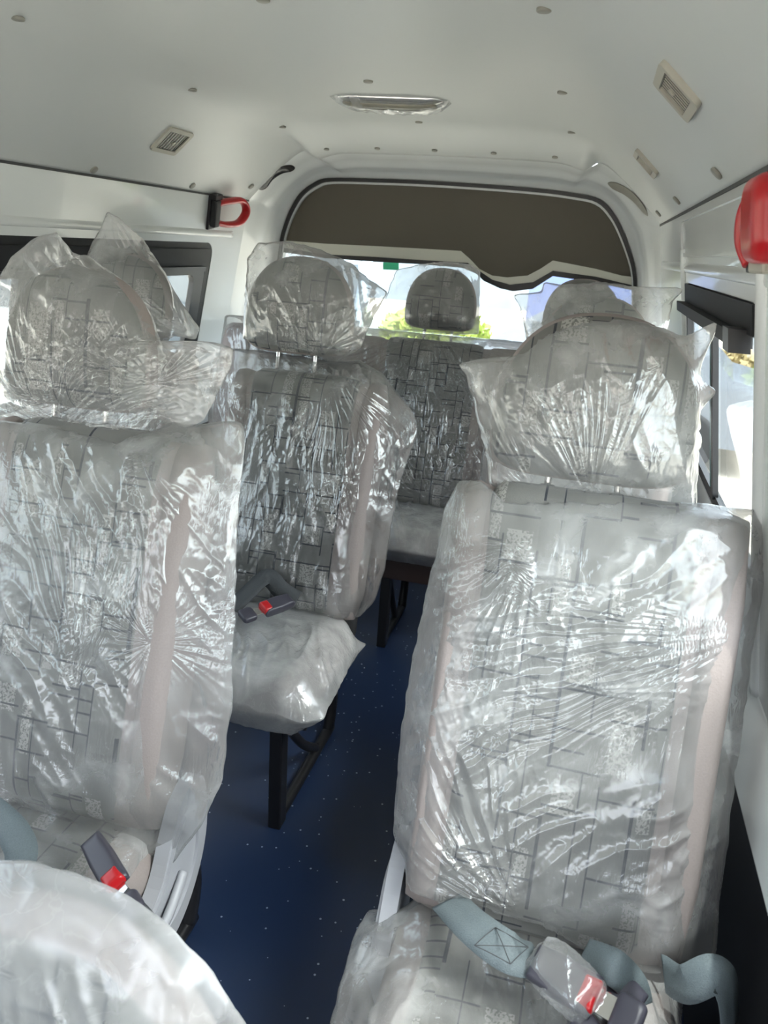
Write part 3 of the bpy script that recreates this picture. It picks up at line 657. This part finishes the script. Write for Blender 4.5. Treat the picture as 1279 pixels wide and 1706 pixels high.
def cushion(t, W2, panels, y0=-0.30, y1=0.10, z=0.43):
    pad('cushion_base', rrect(-W2, W2, y0, y1, 0.06), 0.062, BROWN, t, p=6, axis='xy', yoff=z)
    for c, w_ in panels: pad('cushion_panel', rrect(c-w_, c+w_, y0+0.03, y1-0.01, 0.04), 0.03, [FABH, FABH], t, p=5, axis='xy', yoff=z+0.042)
    box('seat_pan', (0, (y0+y1)/2+0.02, z-0.072), (W2*2-0.04, (y1-y0)-0.06, 0.03), BPLAS, t, bev=0.008)
def side_cover(t, x, s, m=GREY):
    poly = [(0.12, 0.56), (0.07, 0.55), (0.03, 0.50), (-0.02, 0.42), (-0.12, 0.36), (-0.14, 0.31), (-0.08, 0.27), (0.04, 0.27), (0.12, 0.33), (0.16, 0.42), (0.155, 0.53)]
    poly = [(q.x, q.y) for q in catmull([Vector(p) for p in poly], 5, True)]
    sc_ = prism('side_cover', poly, [], lambda u, v, d: (x+s*d, u, v), 0.0, 0.028, m, t)
    inner = [((a-0.0)*0.80, (b-0.40)*0.72+0.40) for a, b in poly]
    prism('cover_rib', inner, [[((a-0.0)*0.70, (b-0.40)*0.60+0.40) for a, b in poly]], lambda u, v, d: (x+s*d, u, v), 0.026, 0.034, m, sc_)
    tube_path('recline_lever', [(x+s*0.036, 0.05, 0.40), (x+s*0.042, -0.02, 0.365), (x+s*0.042, -0.09, 0.35)], 0.011, m, sc_, flat=0.8)
    sc_.location = (0, 0.01, -0.065)
    return sc_
def seat(x0, J, label, head=0.0, legs=(), sides=(), group='passenger seats in plastic', W2=BW, panels=((0.0, 0.16),), heads=(0.0,), low=0.0, hs=1.0):
    t = thing('passenger_seat', label, 'seat', Matrix.Translation((x0, J, 0)), None)
    seat_core(t, x0, W2, head, panels, heads=heads, low=low, hs=hs); cushion(t, W2, panels, z=0.43-low)
    for lx in legs: add_leg(t, lx)
    for s in sides: side_cover(t, s*(W2+0.002), s)
    return t
AL = (-0.855, 0.97); AR = (0.055, 0.97); BL = (-0.73, 1.76); BL2 = (-1.31, 1.76); BR = (0.015, 1.76)
seat(*AL, 'grey patterned seat at left front of view, covered in crumpled plastic', head=0.012, legs=(-0.16, 0.18), sides=(1,), heads=(-0.05,), low=0.07, hs=1.08)
seat(*AR, 'grey patterned single seat at right front of view, wrapped in plastic', head=0.0, legs=(-0.16, 0.16), sides=(-1,), heads=(-0.03,), low=0.07, hs=1.12, panels=((-0.005, 0.17),))
seat(*BL, 'patterned aisle seat in the second row, left of the aisle, belt buckle on cushion', head=0.035, legs=(0.115,), heads=(-0.045,), hs=1.1)
seat(*BL2, 'patterned seat beside the left window, mostly hidden behind the left front seat', head=0.03, legs=(-0.1,))
seat(*BR, 'patterned seat straight behind the right front seat, only its headrest showing', head=0.02, legs=(-0.16, 0.16))
bench = thing('bench_seat', 'wide patterned bench seat across the back of the van', 'seat', Matrix.Translation((CX, 2.80, 0)))
bp_ = ((-0.50, 0.2), (0.07, 0.2), (0.61, 0.17))
seat_core(bench, CX, 0.84, 0.03, bp_, heads=(-0.50, 0.07, 0.61))
cushion(bench, 0.84, bp_, y0=-0.24, y1=0.10)
for lx in (-0.4, 0.045, 0.5): add_leg(bench, lx, yf=-0.20, yr=0.14)
box('front_board', (0, -0.215, 0.345), (1.66, 0.02, 0.10), simple('dark_brown_board', (0.035, 0.022, 0.02), 0.4), bench, bev=0.004)

# near seat, out of focus at the lower left corner
NM = Matrix.Translation((-0.50, 0.50, 0.175)) @ Matrix.Rotation(-math.radians(10), 4, 'X')
NPOLY = sup(0, 0.28, 0.25, 0.28, 2.8, top=0.3)
near = thing('passenger_seat', 'seat nearest the camera, only its wrapped top edge at lower left', 'seat', Matrix.Translation((-0.50, 0.50, 0)))
pad('backrest', NPOLY, 0.05, [FAB, BROWN], near, Matrix.Translation((0, 0, 0.175)) @ Matrix.Rotation(-math.radians(10), 4, 'X'), p=4, side_t=0.1)
box('seat_pan', (0, -0.15, 0.27), (0.4, 0.36, 0.05), BPLAS, near, bev=0.01)
for lx, ly in ((-0.17, -0.28), (0.17, -0.28), (-0.17, 0.0), (0.17, 0.0)): box('leg', (lx, ly, 0.125), (0.03, 0.03, 0.25), BLACK, near)

# ------------------------------------------------------------------ plastic covers
def pxpoly(pxs, M, off=0.0, axis=1):
    out = []
    for p in pxs:
        q = loc(p[0], p[1], M, off, axis); out.append((q.x, q.z) if axis == 1 else (q.x, q.y))
    return out
def gd(px, py, tx, ty, half, M, am, k, reach):
    q = loc(px, py, M); e = loc(tx, ty, M); return (q.x, q.z, am, k, reach, math.atan2(e.z-q.z, e.x-q.x), math.radians(half))
def g(px, py, M, am, k, reach, axis=1):
    q = loc(px, py, M, 0.0, axis); return (q.x, q.z if axis == 1 else q.y, am, k, reach)
def head_solid(dx=0.0, hs=1.0): return {'h': solid_pad([(x*hs+dx, z*hs) for x, z in HEAD], 0.057, 3.4), 'c': (dx, 0.12)}
def back_solid(W2, bh=BH, low=0.0): return {'h': solid_pad(rrect(-W2, W2, -low, bh, 0.05), 0.071, 9)}
HS = head_solid()
_, MB, MH = frames(*AR)
o = bag('plastic_cover', pxpoly([(758, 607), (800, 598), (850, 594), (880, 585), (900, 565), (950, 543), (1010, 532), (1070, 536), (1120, 553), (1150, 562), (1172, 545), (1195, 528), (1190, 560), (1168, 605), (1166, 632), (1195, 652), (1166, 682), (1163, 760), (1160, 850), (1110, 852), (1060, 838), (1000, 832), (930, 850), (890, 862), (862, 845), (815, 805), (808, 745), (795, 700), (785, 655), (775, 622)], MH), head_solid(-0.03, 1.12), MH, FILMH, 1,
        gathers=(gd(985, 835, 960, 650, 50, MH, 0.012, 9, 0.10), gd(900, 835, 820, 740, 45, MH, 0.012, 7, 0.07)))
tag(o, 'clear plastic bag with pointed corners over the right front headrest', 'plastic cover')
o = bag('plastic_cover', pxpoly([(728, 925), (738, 850), (765, 800), (800, 800), (850, 835), (1000, 835), (1150, 838), (1262, 850), (1277, 875), (1270, 990), (1255, 1060), (1242, 1180), (1222, 1300), (1212, 1400), (1198, 1500), (1192, 1590), (1150, 1612), (1090, 1618), (1030, 1590), (960, 1545), (900, 1510), (800, 1480), (690, 1462), (655, 1390), (664, 1250), (676, 1160), (695, 1060), (715, 960)], MB), back_solid(BW, low=0.07), MB, FILM, 2,
        gathers=(gd(870, 1490, 700, 1270, 42, MB, 0.020, 9, 0.18), gd(888, 895, 740, 960, 32, MB, 0.016, 8, 0.13), gd(888, 895, 800, 1150, 28, MB, 0.014, 9, 0.16), gd(1262, 1040, 900, 1085, 28, MB, 0.010, 14, 0.3), gd(950, 1130, 1150, 1080, 30, MB, 0.010, 8, 0.12)), N=480, R=170, dirn=(1, -0.9))
tag(o, 'large crinkled plastic cover stretched over the right front seat back', 'plastic cover')
CS = {'h': solid_pad(rrect(-BW, BW, -0.32, 0.10, 0.06), 0.085, 6)}
def cover_cushion(x0, J, pxs, sd, label, m=None, gathers=(), z=0.43):
    Mc = Matrix.Translation((x0, J, z))
    o = bag('plastic_cover', pxs, CS, Mc, m or FILMC, sd, axis='xy', amp=1.5, N=260, R=90, gathers=gathers); tag(o, label, 'plastic cover'); return o
cpoly = lambda l, r, f, b: [(l+0.02, f), (-0.1, f-0.01), (0.05, f+0.005), (r-0.03, f-0.005), (r+0.015, f+0.03), (r, 0.0), (r+0.01, b), (0.0, b+0.01), (l, b), (l-0.01, 0)]
cover_cushion(*AR, cpoly(-0.285, 0.24, -0.36, 0.07), 3, 'loose plastic cover on the right front seat cushion', z=0.36, m=FILM)
_, MB, MH = frames(*AL, head=0.012)
ALH = [(-40, 520), (0, 460), (20, 430), (50, 400), (75, 390), (100, 383), (106, 417), (150, 428), (200, 465), (240, 515), (258, 568), (320, 568), (350, 568), (390, 580), (386, 610), (355, 672), (340, 700), (310, 712), (270, 705), (240, 745), (170, 778), (140, 745), (110, 718), (60, 712), (0, 700), (-45, 650)]
o = bag('plastic_cover', pxpoly(ALH, MH), {'h': head_solid(-0.05, 1.08)['h']}, MH, FILMH, 5, gathers=(g(112, 715, MH, 0.018, 9, 0.13), g(270, 640, MH, 0.012, 5, 0.07)), dirn=(1, 0.9))
tag(o, 'milky plastic bag over the left front headrest, flaring out to the right', 'plastic cover')
o = bag('plastic_cover', pxpoly([(-80, 695), (0, 700), (110, 712), (220, 740), (285, 705), (340, 706), (375, 702), (405, 705), (408, 740), (398, 850), (393, 1000), (388, 1100), (386, 1180), (370, 1300), (340, 1370), (290, 1437), (230, 1449), (190, 1405), (100, 1362), (0, 1335), (-80, 1320), (-100, 1000)], MB), back_solid(BW, low=0.07), MB, FILM, 6,
        gathers=(gd(60, 1350, -20, 1180, 35, MB, 0.018, 9, 0.14), g(285, 1060, MB, 0.007, 4, 0.05), gd(170, 1140, 190, 860, 32, MB, 0.014, 10, 0.2), gd(250, 730, 330, 980, 35, MB, 0.014, 6, 0.16)), N=480, R=160, dirn=(1, 0.7))
tag(o, 'crumpled plastic cover hanging over the left front seat back', 'plastic cover')
cover_cushion(*AL, cpoly(-0.25, 0.21, -0.33, 0.07), 7, 'plastic film on the left front seat cushion under the belt buckle', m=FILM, z=0.36)
_, MB, MH = frames(*BL, head=0.035)
o = bag('plastic_cover', pxpoly([(405, 565), (408, 490), (412, 430), (430, 404), (480, 402), (530, 414), (585, 438), (612, 463), (646, 487), (622, 530), (600, 580), (557, 607), (525, 590), (470, 580)], MH), head_solid(-0.045, 1.1), MH, FILMH, 8, gathers=(g(545, 592, MH, 0.007, 4, 0.10), g(640, 487, MH, 0.006, 4, 0.08)), amp=0.9)
tag(o, 'plastic bag over the second row aisle headrest, pointing to the right', 'plastic cover')
o = bag('plastic_cover', pxpoly([(352, 600), (385, 580), (440, 585), (560, 603), (600, 600), (640, 625), (690, 690), (696, 720), (668, 800), (655, 860), (640, 950), (625, 1000), (600, 1028), (540, 1030), (470, 1015), (395, 1010), (350, 1000), (342, 800)], MB), back_solid(BW), MB, film('clear_streaky_film', base=0.05, patch=0.24, gloss=1.0), 9,
        gathers=(g(560, 605, MB, 0.010, 8, 0.22), g(400, 1010, MB, 0.009, 6, 0.08)), N=360, R=120, dirn=(1, 0.15))
tag(o, 'clear streaky plastic cover on the second row aisle seat back', 'plastic cover')
cover_cushion(*BL, cpoly(-0.26, 0.25, -0.335, 0.08), 10, 'milky plastic cover on the second row aisle seat cushion')
_, MB, MH = frames(*BL2, head=0.03)
o = bag('plastic_cover', pxpoly([(178, 352), (200, 364), (240, 400), (270, 448), (300, 500), (333, 548), (326, 566), (290, 560), (255, 590), (190, 600), (130, 600), (132, 520), (140, 460), (148, 415), (165, 385)], MH), {'h': solid_pad(HEAD, 0.056, 3.4)}, MH, FILMH, 11, gathers=(g(320, 560, MH, 0.006, 4, 0.1),))
tag(o, 'tall pointed plastic bag over the headrest beside the left window', 'plastic cover')
o = bag('plastic_cover', [(-0.25, -0.02), (0, -0.03), (0.235, -0.02), (0.245, 0.3), (0.24, 0.68), (0, 0.685), (-0.25, 0.68)], back_solid(BW), MB, FILM, 12, N=200, R=60)
tag(o, 'plastic cover on the seat back beside the left window', 'plastic cover')
_, MB, MH = frames(*BR, head=0.02)
o = bag('plastic_cover', pxpoly([(853, 492), (900, 486), (905, 470), (940, 474), (1000, 470), (1060, 478), (1130, 478), (1142, 484), (1120, 500), (1112, 545), (1100, 610), (1000, 615), (900, 600), (880, 575), (870, 535), (866, 510)], MH), HS, MH, FILMH, 13, amp=0.8)
tag(o, 'wide plastic bag over the headrest behind the right front seat', 'plastic cover')
o = bag('plastic_cover', [(-0.24, -0.02), (0, -0.03), (0.235, -0.02), (0.245, 0.3), (0.24, 0.68), (0, 0.685), (-0.24, 0.68)], back_solid(BW), MB, FILM, 14, N=200, R=60)
tag(o, 'plastic cover on the seat back hidden behind the right front seat', 'plastic cover')
cover_cushion(*BR, cpoly(-0.25, 0.24, -0.335, 0.07), 15, 'plastic cover on the cushion hidden behind the right front seat')
cover_cushion(*BL2, cpoly(-0.24, 0.225, -0.335, 0.07), 16, 'plastic cover on the cushion beside the left window')
# bench
_, MB, MH = frames(CX, 2.80, head=0.03)
MH1 = MH @ Matrix.Translation((0.07, 0, 0))
o = bag('plastic_cover', pxpoly([(628, 548), (640, 500), (660, 450), (700, 440), (740, 436), (785, 441), (800, 452), (799, 500), (797, 557), (760, 558), (690, 552)], MH1), {'h': solid_pad(HEAD, 0.056, 3.4), 'c': (0.0, 0.12)}, MH1, FILM, 17, amp=0.6, N=220, R=60)
tag(o, 'thin clear bag on the middle headrest of the rear bench', 'plastic cover')
W2b = 0.84
o = bag('plastic_cover', [(-W2b-0.02, -0.01), (-0.3, -0.02), (0.3, -0.02), (W2b+0.01, -0.01), (W2b+0.02, 0.3), (W2b+0.01, 0.69), (0.4, 0.695), (0, 0.692), (-0.4, 0.695), (-W2b-0.01, 0.69), (-W2b-0.02, 0.3)], back_solid(W2b), MB, film('clear_taut_film', base=0.06, patch=0.15), 18, N=600, R=140,
        gathers=((0.06, 0.70, 0.016, 14, 0.35), (0.15, 0.0, 0.012, 9, 0.3)), dirn=(1, 0.1))
tag(o, 'long clear plastic cover over the back of the rear bench', 'plastic cover')
o = bag('plastic_cover', [(-W2b-0.02, -0.26), (0, -0.265), (W2b+0.02, -0.26), (W2b+0.02, 0.09), (0, 0.1), (-W2b-0.02, 0.09)], {'h': solid_pad(rrect(-W2b, W2b, -0.24, 0.1, 0.06), 0.08, 6)}, Matrix.Translation((CX, 2.80, 0.43)), FILMC, 19, axis='xy', N=420, R=70)
tag(o, 'white looking plastic cover on the rear bench cushion', 'plastic cover')
# near cover
NP2 = sup(0.0, 0.27, 0.30, 0.33, 2.6, top=0.25)
o = bag('plastic_cover', NP2, {'h': solid_pad(NPOLY, 0.055, 4)}, NM, FILMT, 20, amp=1.0, N=260, R=90)
tag(o, 'blurred milky plastic bag over the nearest seat at lower left', 'plastic cover')

# ------------------------------------------------------------------ seat belts
def strap(name, pts, nrms, width, m, parent=None, res=10, th=0.0016):
    P = catmull([Vector(p) for p in pts], res); Nn = catmull([Vector(n) for n in nrms], res); vs, fs = [], []
    for i, p in enumerate(P):
        t = (P[min(i+1, len(P)-1)] - P[max(i-1, 0)]).normalized(); s = t.cross(Nn[i]).normalized(); n_ = s.cross(t).normalized()
        for a, b in ((-1, 1), (-0.33, 1.1), (0.33, 1.1), (1, 1), (1, -1), (-1, -1)): vs.append(p + s*a*width/2 + n_*b*th/2)
    k = 6
    for i in range(len(P)-1):
        for j in range(k): fs.append((i*k+j, i*k+(j+1) % k, (i+1)*k+(j+1) % k, (i+1)*k+j))
    fs.append(tuple(range(k))[::-1]); fs.append(tuple((len(P)-1)*k+j for j in range(k)))
    return link(name, fixn(mesh_vf(vs, fs)), m, parent)
def buckle(parent, p, d, n, L=0.085, wd=0.048, film_on=False, red=True):
    """buckle body centred at p, tongue end along d, face normal n"""
    d = Vector(d).normalized(); n = Vector(n); n = (n - d*n.dot(d)).normalized(); s = n.cross(d)
    M = Matrix((s, d, n)).transposed().to_4x4(); M.translation = Vector(p)
    b = pad('buckle', [(-wd*0.42, -L/2), (wd*0.42, -L/2), (wd*0.5, -L*0.1), (wd*0.5, L/2), (-wd*0.5, L/2), (-wd*0.5, -L*0.1)], 0.014, DGREY, parent, M, p=7, axis='xy')
    r = pad('release_button', rrect(-wd*0.40, wd*0.40, L*0.24, L*0.51, 0.004), 0.012, RED, b, p=5, axis='xy', yoff=0.004); r['label'] = 'red release button'
    box('tongue', (0, L/2+0.012, 0.0), (wd*0.55, 0.03, 0.004), CHROME, b, bev=0.001)
    tb = pad('tongue_handle', rrect(-wd*0.48, wd*0.48, L/2+0.022, L/2+0.062, 0.010), 0.010, DGREY, b, p=5, axis='xy')
    return M
U = (0, 0, 1)
# left front seat
zc = 0.49
t = thing('seat_belt', 'grey seat belt on the left front seat with red button facing up', 'seat belt', Matrix.Translation(on(170, 1440, 2, zc)))
Wd = Matrix.Translation(-on(170, 1440, 2, zc))
def rel(parent_M, *pts): return [parent_M @ Vector(p) for p in pts]
a, b_ = on(152, 1400, 2, zc+0.02), on(196, 1475, 2, zc+0.01)
d = (b_-a); buckle(t, Wd @ ((a+b_)/2), d, (-0.35, -0.5, 1), L=d.length*1.05, wd=0.042)
strap('webbing', rel(Wd, on(195, 1500, 2, zc+0.01), on(235, 1540, 2, zc-0.01), on(268, 1590, 2, zc-0.06), on(280, 1640, 2, 0.42)), [(-0.2, -0.5, 1)]*4, 0.046, DWEB, t)
strap('webbing', rel(Wd, on(-30, 1340, 2, zc+0.05), on(20, 1385, 2, zc+0.04), on(35, 1430, 2, zc+0.03), on(0, 1490, 2, zc+0.03), on(-60, 1540, 2, zc)), [(-0.1, -0.6, 1), (0, -0.5, 1), (0.1, -0.4, 1), (0.1, -0.4, 1), (0.1, -0.4, 1)], 0.05, WEB, t)
strap('webbing', rel(Wd, on(20, 1480, 2, zc+0.005), on(90, 1475, 2, zc+0.01), on(150, 1505, 2, zc+0.005), on(200, 1550, 2, zc-0.02)), [(0, -0.4, 1)]*4, 0.045, WEB, t)
# right front seat : belts with stitched end and film-wrapped buckle
zc = 0.50
t = thing('seat_belt', 'blue grey seat belt with stitched end and wrapped buckle on right front seat', 'seat belt', Matrix.Translation(on(900, 1600, 2, zc)))
Wd = Matrix.Translation(-on(900, 1600, 2, zc))
strap('webbing', rel(Wd, on(745, 1500, 2, zc+0.00), on(790, 1545, 2, zc+0.035), on(845, 1585, 2, zc+0.04), on(890, 1600, 2, zc+0.02), on(905, 1606, 2, zc+0.01)), [(0, -0.35, 1), (0, -0.45, 1), (-0.1, -0.5, 1), (-0.1, -0.2, 1), (0, 0, 1)], 0.056, WEB, t)
# cross stitching on the end of the belt
c4 = [on(790, 1575, 2, zc+0.05), on(825, 1545, 2, zc+0.05), on(880, 1578, 2, zc+0.05), on(850, 1606, 2, zc+0.05)]
for k, (i, j) in enumerate(((0, 1), (1, 2), (2, 3), (3, 0), (0, 2), (1, 3))):
    tube_path('stitching', rel(Wd, c4[i], (c4[i]+c4[j])/2+Vector((0, 0, 0.001)), c4[j]), 0.0007, DWEB, t, n=6, res=3, up=Vector((0, 0, 1)))
a, b_ = on(895, 1605, 2, zc+0.035), on(985, 1660, 2, zc+0.035); d = b_-a
buckle(t, Wd @ ((a+b_)/2), d, (0, -0.5, 1), L=d.length*1.2, wd=0.058)
wm = Matrix.Translation((a+b_)/2)
t2 = thing('seat_belt', 'grey webbing looped in the gap at the right end of right front cushion', 'seat belt', Matrix.Translation(on(1150, 1640, 2, zc)))
Wd = Matrix.Translation(-on(1150, 1640, 2, zc))
strap('webbing', rel(Wd, on(970, 1590, 2, zc+0.02), on(1020, 1610, 2, zc+0.05), on(1050, 1640, 2, zc+0.02), on(1060, 1680, 2, zc-0.02)), [(0, -0.6, 1)]*4, 0.05, WEB, t2)
strap('webbing', rel(Wd, on(1105, 1620, 2, zc-0.02), on(1140, 1640, 2, zc+0.01), on(1190, 1622, 2, zc+0.05), on(1212, 1650, 2, zc+0.03), on(1215, 1720, 2, zc-0.05)), [(0, -0.9, 0.5), (-0.3, -0.8, 0.6), (0, -0.6, 1), (0.6, -0.6, 0.6), (0.8, -0.5, 0.2)], 0.05, WEB, t2)
a, b_ = on(1060, 1640, 2, zc+0.01), on(1010, 1690, 2, zc+0.01); d = b_-a
buckle(t2, Wd @ ((a+b_)/2), d, (0, -0.5, 1), L=0.07, wd=0.05)
# film around right buckle
fb = bag('plastic_sleeve', sup(0, 0, 0.055, 0.038, 4), {'h': solid_pad(rrect(-0.045, 0.045, -0.028, 0.028, 0.01), 0.017, 6)}, Matrix.Translation((on(940, 1630, 2, zc+0.035))) @ Matrix.Rotation(-math.radians(38), 4, 'Z') @ Matrix.Rotation(math.radians(25), 4, 'X'), FILMH, 31, axis='xy', N=140, R=40, amp=0.5)
tag(fb, 'small clear plastic sleeve round the belt buckle on the right front seat', 'plastic sleeve')
# second row aisle seat
zc = 0.575
t = thing('seat_belt', 'dark folded seat belt with red buckle on the second row aisle cushion', 'seat belt', Matrix.Translation(on(450, 1000, 2, zc)))
Wd = Matrix.Translation(-on(450, 1000, 2, zc))
strap('webbing', rel(Wd, on(385, 1015, 2, zc), on(415, 985, 2, zc+0.03), on(445, 962, 2, zc+0.05), on(470, 985, 2, zc+0.02), on(495, 1000, 2, zc)), [(-0.2, -0.8, 0.6)]*5, 0.05, DWEB, t)
a, b_ = on(490, 998, 2, zc+0.02), on(432, 1018, 2, zc+0.015); d = b_-a
buckle(t, Wd @ ((a+b_)/2), d, (0, -0.6, 1), L=0.09, wd=0.045)

# ------------------------------------------------------------------ outside
gnd = struct(box('ground', (0, 10, -0.62), (120, 120, 0.04), simple('sunlit_paving', (0.52, 0.475, 0.40), 0.9, noise=0.15, nscale=1.5), bev=0))
kerb = struct(box('kerb', (6.0, 12.0, -0.57), (0.25, 30, 0.12), simple('kerb_stone', (0.6, 0.6, 0.58), 0.8), bev=0.02))
def car(x, y, rz, col, label, L=4.6, Wc=1.75, Hc=1.9, van=True):
    M = Matrix.Translation((x, y, -0.6)) @ Matrix.Rotation(rz, 4, 'Z')
    t = thing('parked_van' if van else 'parked_car', label, 'van' if van else 'car', M)
    body = simple('car_paint', col, 0.25, coat=0.5); gl = simple('dark_car_glass', (0.05, 0.06, 0.07), 0.05)
    if van: pr = [(-L/2, 0.3), (-L/2, 1.0), (-L/2+0.1, Hc-0.1), (-L/2+0.3, Hc), (L/2-1.3, Hc), (L/2-0.6, 1.15), (L/2-0.05, 0.9), (L/2, 0.3)]
    else: pr = [(-L/2, 0.3), (-L/2, 0.9), (-L/2+0.5, 1.0), (-L/2+1.0, Hc-0.03), (-L/2+1.4, Hc), (L/2-2.1, Hc), (L/2-1.3, 0.98), (L/2-0.1, 0.8), (L/2, 0.3)]
    prism('body', pr, [], lambda u, v, d: (u, d*(1-0.12*max(0, v-0.9)), v), -Wc/2, Wc/2, body, t)
    wz0, wz1 = (1.05, Hc-0.2) if van else (0.98, Hc-0.12)
    for s in (-1, 1):
        for a0, a1 in (((-L/2+0.25, -0.5), (-0.4, L/2-1.35)) if van else ((-L/2+1.1, -0.1), (0.0, L/2-2.0))):
            prism('window', [(a0, wz0), (a1, wz0), (a1, wz1), (a0+0.05, wz1)], [], lambda u, v, d: (u, s*(Wc/2*(1-0.12*max(0, v-0.9))+d), v), -0.01, 0.012, gl, t)
    for xx in (-L/2+0.85, L/2-0.85):
        for s in (-1, 1):
            w_ = cyl('wheel', (xx, s*(Wc/2-0.2), 0.32), (xx, s*(Wc/2+0.01), 0.32), 0.32, BPLAS, t, n=32)
            cyl('hub', (xx, s*(Wc/2), 0.32), (xx, s*(Wc/2+0.02), 0.32), 0.18, CHROME, w_)
    prism('rear_window', [(-Wc/2+0.15, wz0), (Wc/2-0.15, wz0), (Wc/2-0.25, wz1), (-Wc/2+0.25, wz1)], [], lambda u, v, d: (-L/2+d+0.08*max(0, v-1.0), u, v), -0.012, 0.02, gl, t)
    for s in (-1, 1): box('tail_lamp', (-L/2-0.005, s*(Wc/2-0.15), 0.85), (0.04, 0.14, 0.25), RED, t, bev=0.01)
    return t
car(-0.2, 9.5, math.radians(172), (0.16, 0.18, 0.21), 'silver grey car parked behind the van, seen through the rear window', van=False, Hc=1.5)
car(-3.6, 8.6, math.radians(95), (0.30, 0.33, 0.36), 'white van parked to the left, seen through the rear window', Hc=2.0)
car(3.4, 15.5, math.radians(80), (0.28, 0.30, 0.33), 'white van parked far off, seen through the right window', Hc=2.1)
car(-7.5, 8.8, math.radians(12), (0.4, 0.42, 0.45), 'white van outside the left window', Hc=2.2)
pole = tag(cyl('pole', (-2.35, 7.2, -0.6), (-1.95, 7.2, 2.2), 0.05, simple('blue_grey_pole', (0.3, 0.38, 0.45), 0.5)), 'slanting blue grey pole outside the rear window', 'pole')
blue = tag(box('crate', (-0.05, 13.0, 0.75), (1.9, 1.0, 1.5), simple('dull_blue', (0.12, 0.16, 0.33), 0.7), bev=0.03), 'dull blue box shape outside behind the silver car', 'box'); blue.location.z = -0.1
yel = tag(box('bollard', (1.05, 12.0, 0.3), (0.25, 0.25, 1.8), simple('yellow_paint', (0.85, 0.65, 0.03), 0.5), bev=0.03), 'yellow post outside beside the blue box', 'post')
def shrub(x, y, r, h, m, label, nl=1800, group='roadside shrubs'):
    vs, fs = [], []
    for k in range(nl):
        th = random.uniform(0, 2*math.pi); ph = math.acos(random.uniform(-0.3, 1)); rr = r*random.uniform(0.7, 1.05)
        p = Vector((math.cos(th)*math.sin(ph)*rr, math.sin(th)*math.sin(ph)*rr, h*0.45+math.cos(ph)*h*0.55*rr/r))
        a = Vector((random.gauss(0, 1), random.gauss(0, 1), random.gauss(0, 1))).normalized()*random.uniform(0.05, 0.11); b = a.orthogonal().normalized()*a.length*0.5
        i = len(vs); vs += [p-a, p+b, p+a, p-b]; fs.append((i, i+1, i+2, i+3))
    o = link('shrub', mesh_vf(vs, fs), m, None, Matrix.Translation((x, y, -0.6)), smooth=False); return tag(o, label, 'shrub')
GR = foliage_mat('green_leaves', (0.10, 0.20, 0.03), (0.42, 0.45, 0.07)); GR2 = foliage_mat('autumn_leaves', (0.22, 0.2, 0.06), (0.5, 0.36, 0.2))
shrub(3.0, 11.2, 0.8, 1.9, GR, 'tall yellow green shrub seen through the right window')
shrub(2.2, 12.4, 0.6, 0.9, GR2, 'low brownish shrub at the foot of the green shrub')
shrub(5.4, 11.6, 1.2, 1.3, GR2, 'broad reddish brown shrub further right outside')
shrub(-2.6, 13.5, 1.0, 1.1, GR, 'green shrub seen beyond the slanting pole through rear window')
far = struct(box('wall_far', (0, 30, 1.2), (60, 0.4, 4.2), simple('pale_building', (0.19, 0.23, 0.27), 0.9, noise=0.4, nscale=0.6), bev=0))
